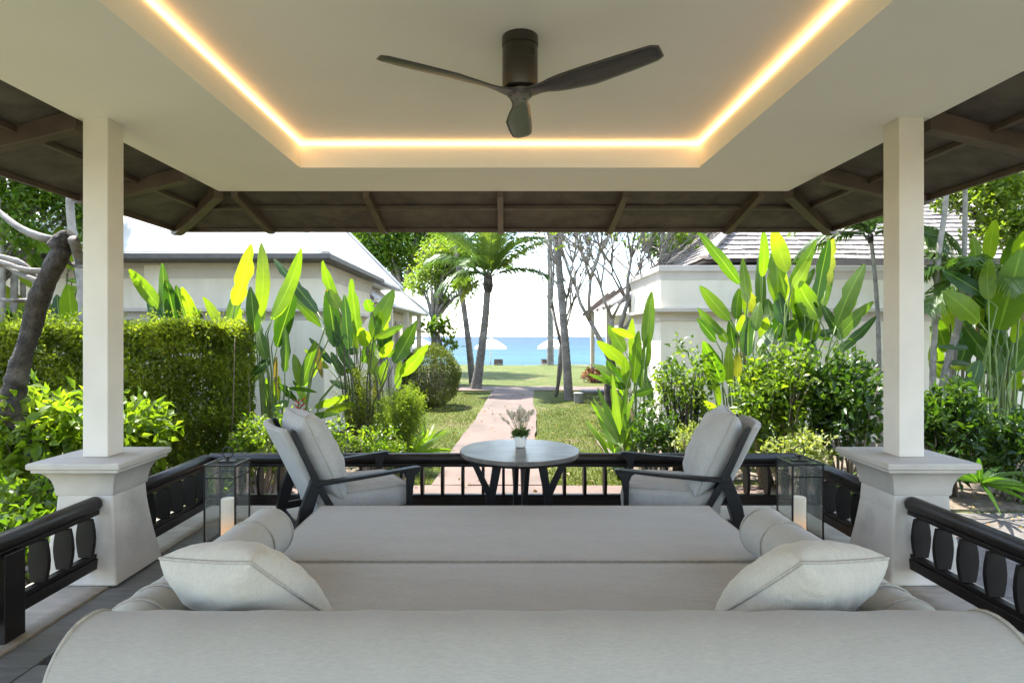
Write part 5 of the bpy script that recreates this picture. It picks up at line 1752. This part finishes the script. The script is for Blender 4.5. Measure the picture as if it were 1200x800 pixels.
B = P(20, 394, 9.0); B.z = GZ
leafy_tree('dense green tree filling the gap left of the left column', (B.x - .6, 9.0, GZ), 5.5, [lump(10, 235, 8.9, 34, 40, 110), lump(60, 225, 9.0, 36, 34, 130), lump(95, 250, 9.2, 24, 40, 90), lump(30, 275, 8.7, 36, 16, 60), lump(-50, 250, 9, 50, 60, 120), lump(50, 160, 9, 80, 50, 260)], 0, .095, .05, 'tree_leaf', .09, spread=.16, per=12, shell=.2)
B = P(1190, 394, 9.6); B.z = GZ
leafy_tree('leafy tree with loose hanging branches over the right bungalow roof', (B.x + 1.0, 9.6, GZ), 6.0, [lump(1180, 225, 8.6, 45, 30, 150), lump(1145, 215, 9.0, 36, 24, 100), lump(1195, 265, 8.4, 34, 28, 100), lump(1160, 265, 8.8, 30, 22, 60), lump(1110, 225, 9.2, 22, 20, 40), lump(1170, 165, 8.8, 70, 36, 150), lump(1240, 200, 9, 60, 50, 160), lump(1120, 235, 9.2, 20, 12, 14)], 0, .085, .055, 'tree_bright', .11, spread=.15, per=9, shell=.1)
B = P(1020, 394, 21); B.z = GZ
leafy_tree('dark green tree rising behind the right bungalow', (9.5, 21, GZ), 9, [((9.5, 21, 6.4), (3.2, 2.5, 2.2), 300), ((12.5, 20, 6.8), (3, 2.5, 2.4), 260), ((6.4, 22, 5.6), (1.4, 1.4, 1.0), 70)], 0, .24, .12, 'tree_leaf', .2, spread=.35, per=12)
B = P(775, 290, 19)
leafy_tree('small bright tree peeping over the right bungalow roof behind the bare branches', (B.x, 19, GZ), 4.8, [lump(778, 292, 19, 12, 10, 44), lump(800, 280, 19, 16, 12, 50), lump(760, 282, 19, 10, 8, 24)], 0, .2, .1, 'tree_leaf', .09, spread=.22, per=10)


# bare frangipani: forking grey limbs with tufts of leaves at the tips
def forking(label, base, segs, seed, bark='bark_pale', name='bare_frangipani', levels=5, l0=1.0, r0=.1, spread=.55, tufts=.5, up=.25, leaf=(.20, .08), group='bare branched frangipani trees'):
    r = random.Random(seed)
    base = Vector(base)
    t = thing(name, label, 'tree', base, group=group)
    mb = MB()
    tips = []
    def grow(p_, d, L, rad, lev):
        bend = Vector((r.gauss(0, .12), r.gauss(0, .12), r.gauss(.06, .08)))
        d2 = (d + bend).normalized()
        m_ = p_ + d * (L * .5); e = m_ + d2 * (L * .5)
        mb.tube([p_, m_, e], [rad, rad * .88, rad * .76], 7 if lev < 3 else 5, cap=True)
        if lev >= levels:
            tips.append((e, d2)); return
        k = 3 if r.random() < .45 else 2
        a0 = r.uniform(0, 6.28)
        perp = d2.cross(Vector((.3, .9, .2))).normalized(); q = d2.cross(perp)
        for i in range(k):
            a = a0 + 2 * math.pi * i / k + r.gauss(0, .3)
            s = spread * r.uniform(.7, 1.3)
            nd = (d2 * math.cos(s) + (perp * math.cos(a) + q * math.sin(a)) * math.sin(s) + Vector((0, 0, up * .5))).normalized()
            grow(e, nd, L * r.uniform(.68, .92), rad * .72, lev + 1)
    for p_, d, L, rad in segs:
        grow(Vector(p_) - base, Vector(d).normalized(), L, rad, 1)
    mb.build('branches', bark, t, smooth=True)
    P_, D_ = [], []
    for e, d in tips:
        if r.random() < tufts:
            for k in range(r.randint(3, 6)):
                a = r.uniform(0, 6.28)
                D_.append((math.cos(a) * .8 + d.x * .5, math.sin(a) * .8 + d.y * .5, d.z + r.uniform(-.1, .6))); P_.append(tuple(e))
    if P_:
        leaves('foliage', np.array(P_), np.array(D_), leaf[0], leaf[1], 'tree_bright', t)
    return t


DT = 13.5
b0 = P(716, 470, DT); b0.z = GZ
a1 = P(716, 430, DT); a2 = P(706, 400, DT); a3 = P(728, 395, DT)
t_ = forking('bare frangipani with a web of grey forked branches right of the path', b0, [
    (P(716, 425, DT), P(690, 370, DT) - P(716, 425, DT), 1.1, .066), (P(722, 410, DT), P(733, 350, DT) - P(722, 410, DT), 1.15, .066),
    (P(716, 420, DT), P(712, 360, DT) - P(716, 420, DT) + Vector((0, -.5, 0)), 1.0, .052), (P(722, 400, DT), P(760, 345, DT) - P(722, 400, DT), .9, .048)], 5, levels=7, spread=.46, tufts=.75, up=.2)
trunk_tube(t_, [b0 + Vector((0, 0, -.1)), P(714, 450, DT), P(717, 425, DT), P(722, 405, DT)], [.13, .115, .105, .08], 'bark_dark', 10, rough=.05)
b1 = P(651, 461, 17.5); b1.z = GZ
forking('thin leaning frangipani with crossing bare twigs beside the palm trunk right of the path', b1, [
    (b1, P(664, 400, 17.5) - b1, 1.6, .055), (b1 + Vector((.05, 0, .1)), P(655, 395, 17.3) - b1, 1.5, .045)], 12, levels=6, spread=.42, tufts=.7, up=.4)
b2 = P(770, 455, 15); b2.z = GZ
forking('bare branched tree half hidden behind the right bungalow corner', b2, [(b2, P(758, 380, 15) - b2, 1.7, .065)], 21, levels=7, spread=.5, tufts=.75, up=.25)


# palms
def frond(root, base, az, el, L, droop, mat, n=44, wl=.42, name='frond', ww=.045):
    """feather leaf: arching rib with hanging leaflets on both sides"""
    d0 = Vector((math.cos(az) * math.cos(el), math.sin(az) * math.cos(el), math.sin(el)))
    k = 12
    rib = []
    p_ = Vector(base)
    d = d0.copy()
    for i in range(k + 1):
        rib.append(p_.copy())
        d = (d + Vector((0, 0, -droop / k * (.5 + 1.3 * i / k)))).normalized()
        p_ = p_ + d * (L / k)
    vs, fs = [], []
    mb = MB().tube(rib, interp([.022, .014, .004], k + 1), 4)
    vs = [tuple(v) for v in mb.v]; fs = list(mb.f)
    for i in range(n):
        t = .10 + .9 * i / (n - 1)
        q = t * k
        a = min(int(q), k - 1)
        c_ = rib[a].lerp(rib[a + 1], q - a)
        dr = (rib[a + 1] - rib[a]).normalized()
        s = dr.cross(Vector((0, 0, 1)))
        s = s.normalized() if s.length > .01 else Vector((1, 0, 0))
        u = s.cross(dr)
        l_ = wl * (math.sin(math.pi * min(1, t * .92 + .06)) ** .6 + .12) * random.uniform(.85, 1.1)
        for sd in (-1, 1):
            out = (s * sd * .8 + dr * .65 + u * random.uniform(-.05, .25)).normalized()
            m_ = c_ + out * l_ * .5
            e = c_ + out * l_ + Vector((0, 0, -l_ * random.uniform(.25, .55)))
            wv = dr * (ww * .5)
            o_ = len(vs)
            vs += [tuple(c_ - wv * .5), tuple(c_ + wv * .5), tuple(m_ + wv), tuple(m_ - wv), tuple(e)]
            fs += [(o_, o_ + 1, o_ + 2, o_ + 3), (o_ + 3, o_ + 2, o_ + 4)]
    me = bpy.data.meshes.new(name)
    off = Vector(base)
    me.from_pydata([tuple(Vector(v) - off) for v in vs], [], fs)
    me.uv_layers.new(name='UVMap')
    ul = me.uv_layers['UVMap']
    ul.data.foreach_set('uv', [.25, .5] * len(me.loops))
    me.materials.append(M[mat])
    o = bpy.data.objects.new(name, me); col.objects.link(o)
    o.parent = root; o.location = off - Vector(root.location)
    return o


def ringed_trunk(root, pts, rad, mat='bark_grey', every=.09, n=12):
    sp_ = smooth_path(pts, 10)
    L = sum((b_ - a_).length for a_, b_ in zip(sp_[:-1], sp_[1:]))
    m_ = min(160, int(L / every))
    idx = np.linspace(0, len(sp_) - 1, m_ + 1)
    pp_, rr_ = [], []
    for i, q in enumerate(idx):
        a = min(int(q), len(sp_) - 2)
        pp_.append(sp_[a].lerp(sp_[a + 1], q - a) - Vector(root.location))
        rr_.append(float(np.interp(q / (len(sp_) - 1), np.linspace(0, 1, len(rad)), rad)) * (1.07 if i % 2 else .97))
    return MB().tube(pp_, rr_, n).build('trunk', mat, root, smooth=True)


def palm(label, pts, rad, fronds, name='coconut_palm', group='coconut palms', bark='bark_grey', every=.1):
    base = Vector(pts[0])
    t = thing(name, label, 'palm', base, group=group)
    ringed_trunk(t, [base + Vector((0, 0, -.1))] + list(pts[1:]), rad, bark, every)
    top = Vector(pts[-1])
    for az, el, L, dr, mt, wl in fronds:
        frond(t, top + Vector((math.cos(az) * .08, math.sin(az) * .08, random.uniform(-.05, .1))), az, el, L, dr, mt, n=72, wl=wl, ww=.06 if L > 2 else .035)
    mb = MB()
    q_ = rad[-1] * 5
    MB().tube([top - Vector((0, 0, q_)) - base, top - Vector((0, 0, q_ * .55)) - base, top - base, top + Vector((0, 0, q_ * .45)) - base], [rad[-1] * 1.15, rad[-1] * 1.75, rad[-1] * 1.45, rad[-1] * .4], 10).build('crown_shaft', 'bark_dark', t, smooth=True)
    return t


DP = 20.0
bp_ = P(557, 455, DP); bp_.z = GZ
R = math.radians
palm('curved coconut palm with full green crown left of the path', [bp_, P(563, 420, DP), P(569, 370, DP), P(572, 325, DP)], [.20, .15, .125, .115, .105],
     [(R(170), R(45), 2.3, 1.2, 'palm', .62), (R(190), R(12), 1.9, 1.3, 'palm', .6), (R(150), R(62), 2.9, .9, 'palm', .7), (R(100), R(70), 3.0, .7, 'palm', .7), (R(215), R(55), 2.5, 1.0, 'palm', .7),
      (R(40), R(66), 3.1, .8, 'palm', .7), (R(10), R(46), 3.0, .8, 'palm_yellow', .65), (R(-10), R(24), 2.7, 1.35, 'palm', .5), (R(280), R(64), 2.6, .8, 'palm', .7), (R(250), R(34), 2.2, 1.2, 'palm', .6),
      (R(320), R(50), 2.5, 1.0, 'palm', .65), (R(130), R(25), 2.2, 1.2, 'palm', .6), (R(70), R(40), 2.4, 1.1, 'palm', .6), (R(180), R(76), 2.9, .6, 'palm', .7), (R(0), R(78), 3.1, .5, 'palm', .7), (R(180), R(-25), 1.5, 1.0, 'palm_yellow', .5)])
bq = P(554, 447, 22.5); bq.z = GZ
palm('leaning bare palm trunk just left of the curved coconut palm', [bq, P(549, 400, 22.5), P(540, 335, 22.5), P(532, 270, 22.5), P(526, 190, 22.5), P(522, 90, 22.5)], [.14, .105, .095, .09, .085],
     [(R(a), R(20 + 30 * (k % 3)), 2.6, 1.1, 'palm', .6) for k, a in enumerate(range(0, 360, 36))])
bq = P(667, 469, 16.6); bq.z = GZ
palm('thick grey palm trunk on the lawn just right of the path', [bq, P(664, 425, 16.6), P(659, 360, 16.6), P(654, 300, 16.6), P(648, 220, 16.6), P(646, 120, 16.6)], [.13, .115, .105, .10, .095, .09],
     [(R(a), R(20 + 30 * (k % 3)), 2.8, 1.0, 'palm', .6) for k, a in enumerate(range(0, 360, 40))])
bq = P(645, 428, 37); bq.z = GZ
palm('tall thin straight palm trunk at the beach edge', [bq, P(645, 390, 37), P(644.5, 330, 37), P(644, 270, 37), P(644, 150, 37)], [.22, .19, .17, .16, .15],
     [(R(a), R(15 + 30 * (k % 3)), 3.2, 1.1, 'palm', .7) for k, a in enumerate(range(0, 360, 40))], every=.25)
# slim ringed palms right of the right column and at the far left
for px0, pts, r_, dp, lb in (
        (1093, [(1093, 440), (1096, 380), (1100, 300), (1108, 240), (1114, 150)], .034, 7.6, 'slim grey ringed palm closest to the right column on its right side'),
        (1117, [(1112, 470), (1118, 420), (1124, 360), (1130, 300), (1131, 220), (1131, 130)], .032, 7.9, 'slim grey ringed palm second to the right of the right column'),
        (1024, [(1030, 420), (1028, 360), (1024, 310), (1020, 275)], .03, 8.6, 'slender dark palm seen just left of the right column before the shingle roof'),
        (18, [(16, 400), (17, 320), (19, 250), (21, 150)], .05, 9.1, 'slim palm trunk second from the left edge'),
        (3, [(2, 400), (2, 320), (3, 250), (3, 150)], .05, 8.9, 'slim palm trunk at the very left edge'),
        (28, [(27, 400), (27, 320), (28, 250), (29, 150)], .04, 9.3, 'slim palm trunk third from the left edge')):
    q = P(pts[0][0], 394, dp); q.z = GZ
    nf = 12
    palm(lb, [q] + [P(x, y, dp) for x, y in pts], [r_ * 1.25, r_, r_ * .95, r_ * .9, r_ * .85],
         [(R(a + random.uniform(-12, 12)), R(random.uniform(5, 75)), (1.1 if px0 == 1024 else 1.5), 1.2, 'palm', .32) for a in range(0, 360, 360 // nf)],
         name='areca_palm', group='slim ringed palms', bark='bark_pale', every=.06)
# arching palm leaves hanging between the right column and the heliconia
b0 = P(1150, 330, 7.0)
t = thing('areca_palm', 'arching feathery palm leaves in front of the right bungalow wall, right of the column', 'palm', (b0.x, 7.6, GZ), group='slim ringed palms')
ringed_trunk(t, [(b0.x, 7.6, GZ), (b0.x - .02, 7.6, .8), P(1140, 330, 7.6)], [.045, .04, .035], 'bark_pale', .06)
for a, e in ((180, 30), (200, 5), (165, 50), (0, 35), (20, 10), (260, 20), (230, 40), (300, 30), (90, 40)):
    frond(t, P(1140, 328, 7.6), R(a), R(e), 1.0, 1.3, 'palm', n=34, wl=.3)

# ================================================================== beach umbrellas and small things on the lawn
def umbrella(label, px, Y, w):
    b = P(px, 394, Y); zb = GZ - .15 - (Y - 38.2) * .067
    b.z = zb
    t = thing('beach_umbrella', label, 'umbrella', b, group='white beach umbrellas')
    top = P(px, 396, Y).z - zb
    R_ = w / 2 / F * Y
    MB().tube([(0, 0, 0), (0, 0, top - .05)], .03, 8).build('pole', 'umbrella_pole', t, smooth=True)
    n = 8
    vs, fs = [Vector((0, 0, top))], []
    for k, (rr_, zz) in enumerate(((.35, .16), (.7, .36), (1.0, .60), (1.0, .74))):
        for j in range(n * 2):
            a = math.pi * j / n
            sag = .96 if j % 2 else 1.0
            vs.append(Vector((math.cos(a) * R_ * rr_ * sag, math.sin(a) * R_ * rr_ * sag, top - zz * R_ * .95)))
    m_ = n * 2
    for j in range(m_):
        fs.append((0, 1 + j, 1 + (j + 1) % m_))
        for k in range(3):
            fs.append((1 + k * m_ + j, 1 + (k + 1) * m_ + j, 1 + (k + 1) * m_ + (j + 1) % m_, 1 + k * m_ + (j + 1) % m_))
    o = MB().add(vs, fs).build('canopy', 'canvas', t)
    s_ = o.modifiers.new('solid', 'SOLIDIFY'); s_.thickness = .012
    MB().lathe([(.03, top + .001), (.022, top + .07), (.002, top + .1)], n=8).build('finial', 'umbrella_pole', t)
    MB().lathe([(.3, 0.0), (.28, .08), (.05, .1)], n=16).build('base', 'concrete_grey', t)
    return t


umbrella('white beach umbrella partly hidden behind the round bush', 493, 39.5, 34)
umbrella('white beach umbrella beside the curved coconut palm', 575, 39.5, 37)
umbrella('white beach umbrella near the thick palm trunk right of the path', 648, 39.8, 36)


def lounger(label, px, Y, z):
    b = P(px, 394, Y); b.z = z
    t = thing('beach_lounger', label, 'lounger', b, group='dark loungers on the beach')
    MB().bounds(-.3, .3, -.9, .4, .22, .30).build('bed', 'bark_dark', t, bevel=.02)
    MB().bar((0, .4, .26), (0, .95, .55), .6, .07).build('backrest', 'bark_dark', t, bevel=.02)
    for x in (-.26, .26):
        for y in (-.8, .3):
            MB().bounds(x - .03, x + .03, y - .03, y + .03, 0, .219).build('leg', 'bark_dark', t)


lounger('low dark lounger on the beach beside the middle umbrella', 584, 38.9, GZ - .30)
lounger('low dark lounger on the beach beside the right umbrella', 640, 38.9, GZ - .30)

b0 = P(678, 472, 16.0)
t = thing('bollard_light', 'short grey cylindrical garden light on the lawn right of the path', 'garden light', (b0.x, 16.0, GZ))
MB().lathe([(.12, 0), (.125, .02), (.125, .24)], n=24).build('body', 'concrete_grey', t, smooth='angle')
MB().lathe([(.135, .2401), (.135, .275), (.12, .285)], n=24).build('cap', 'concrete_grey', t, smooth='angle')
b0 = P(690, 457, 20.5)
t = thing('stepping_stone', 'flat pale stone by the crossing path under the bare frangipani', 'stone', (b0.x, 18.9, GZ))
MB().prism([Vector((.5 * math.cos(a) * (1 + .15 * math.sin(3 * a)), .3 * math.sin(a), 0)) for a in [2 * math.pi * k / 14 for k in range(14)]], (0, 0, -.02), (0, 0, .09)).build('slab', 'concrete_grey', t, bevel=.02)
# fallen leaves on lawn, apron and bed
n_ = 420
fx = rng.uniform(-3, 6, n_); fy = 5.4 + rng.uniform(0, 1, n_) ** 1.6 * 13
pp = np.stack([fx, fy, np.full(n_, GZ + .045)], 1)
dd = rng.normal(0, 1, (n_, 3)); dd[:, 2] *= .1
M['dead'] = leaf_mat('dead_leaf', [(.16, .09, .04), (.26, .17, .07), (.32, .25, .10)], .2, .7)
o = leaves('fallen_leaves', pp, dd, .07, .035, 'dead')
tag(o, 'dry brown fallen leaves scattered over lawn and path', 'leaves')
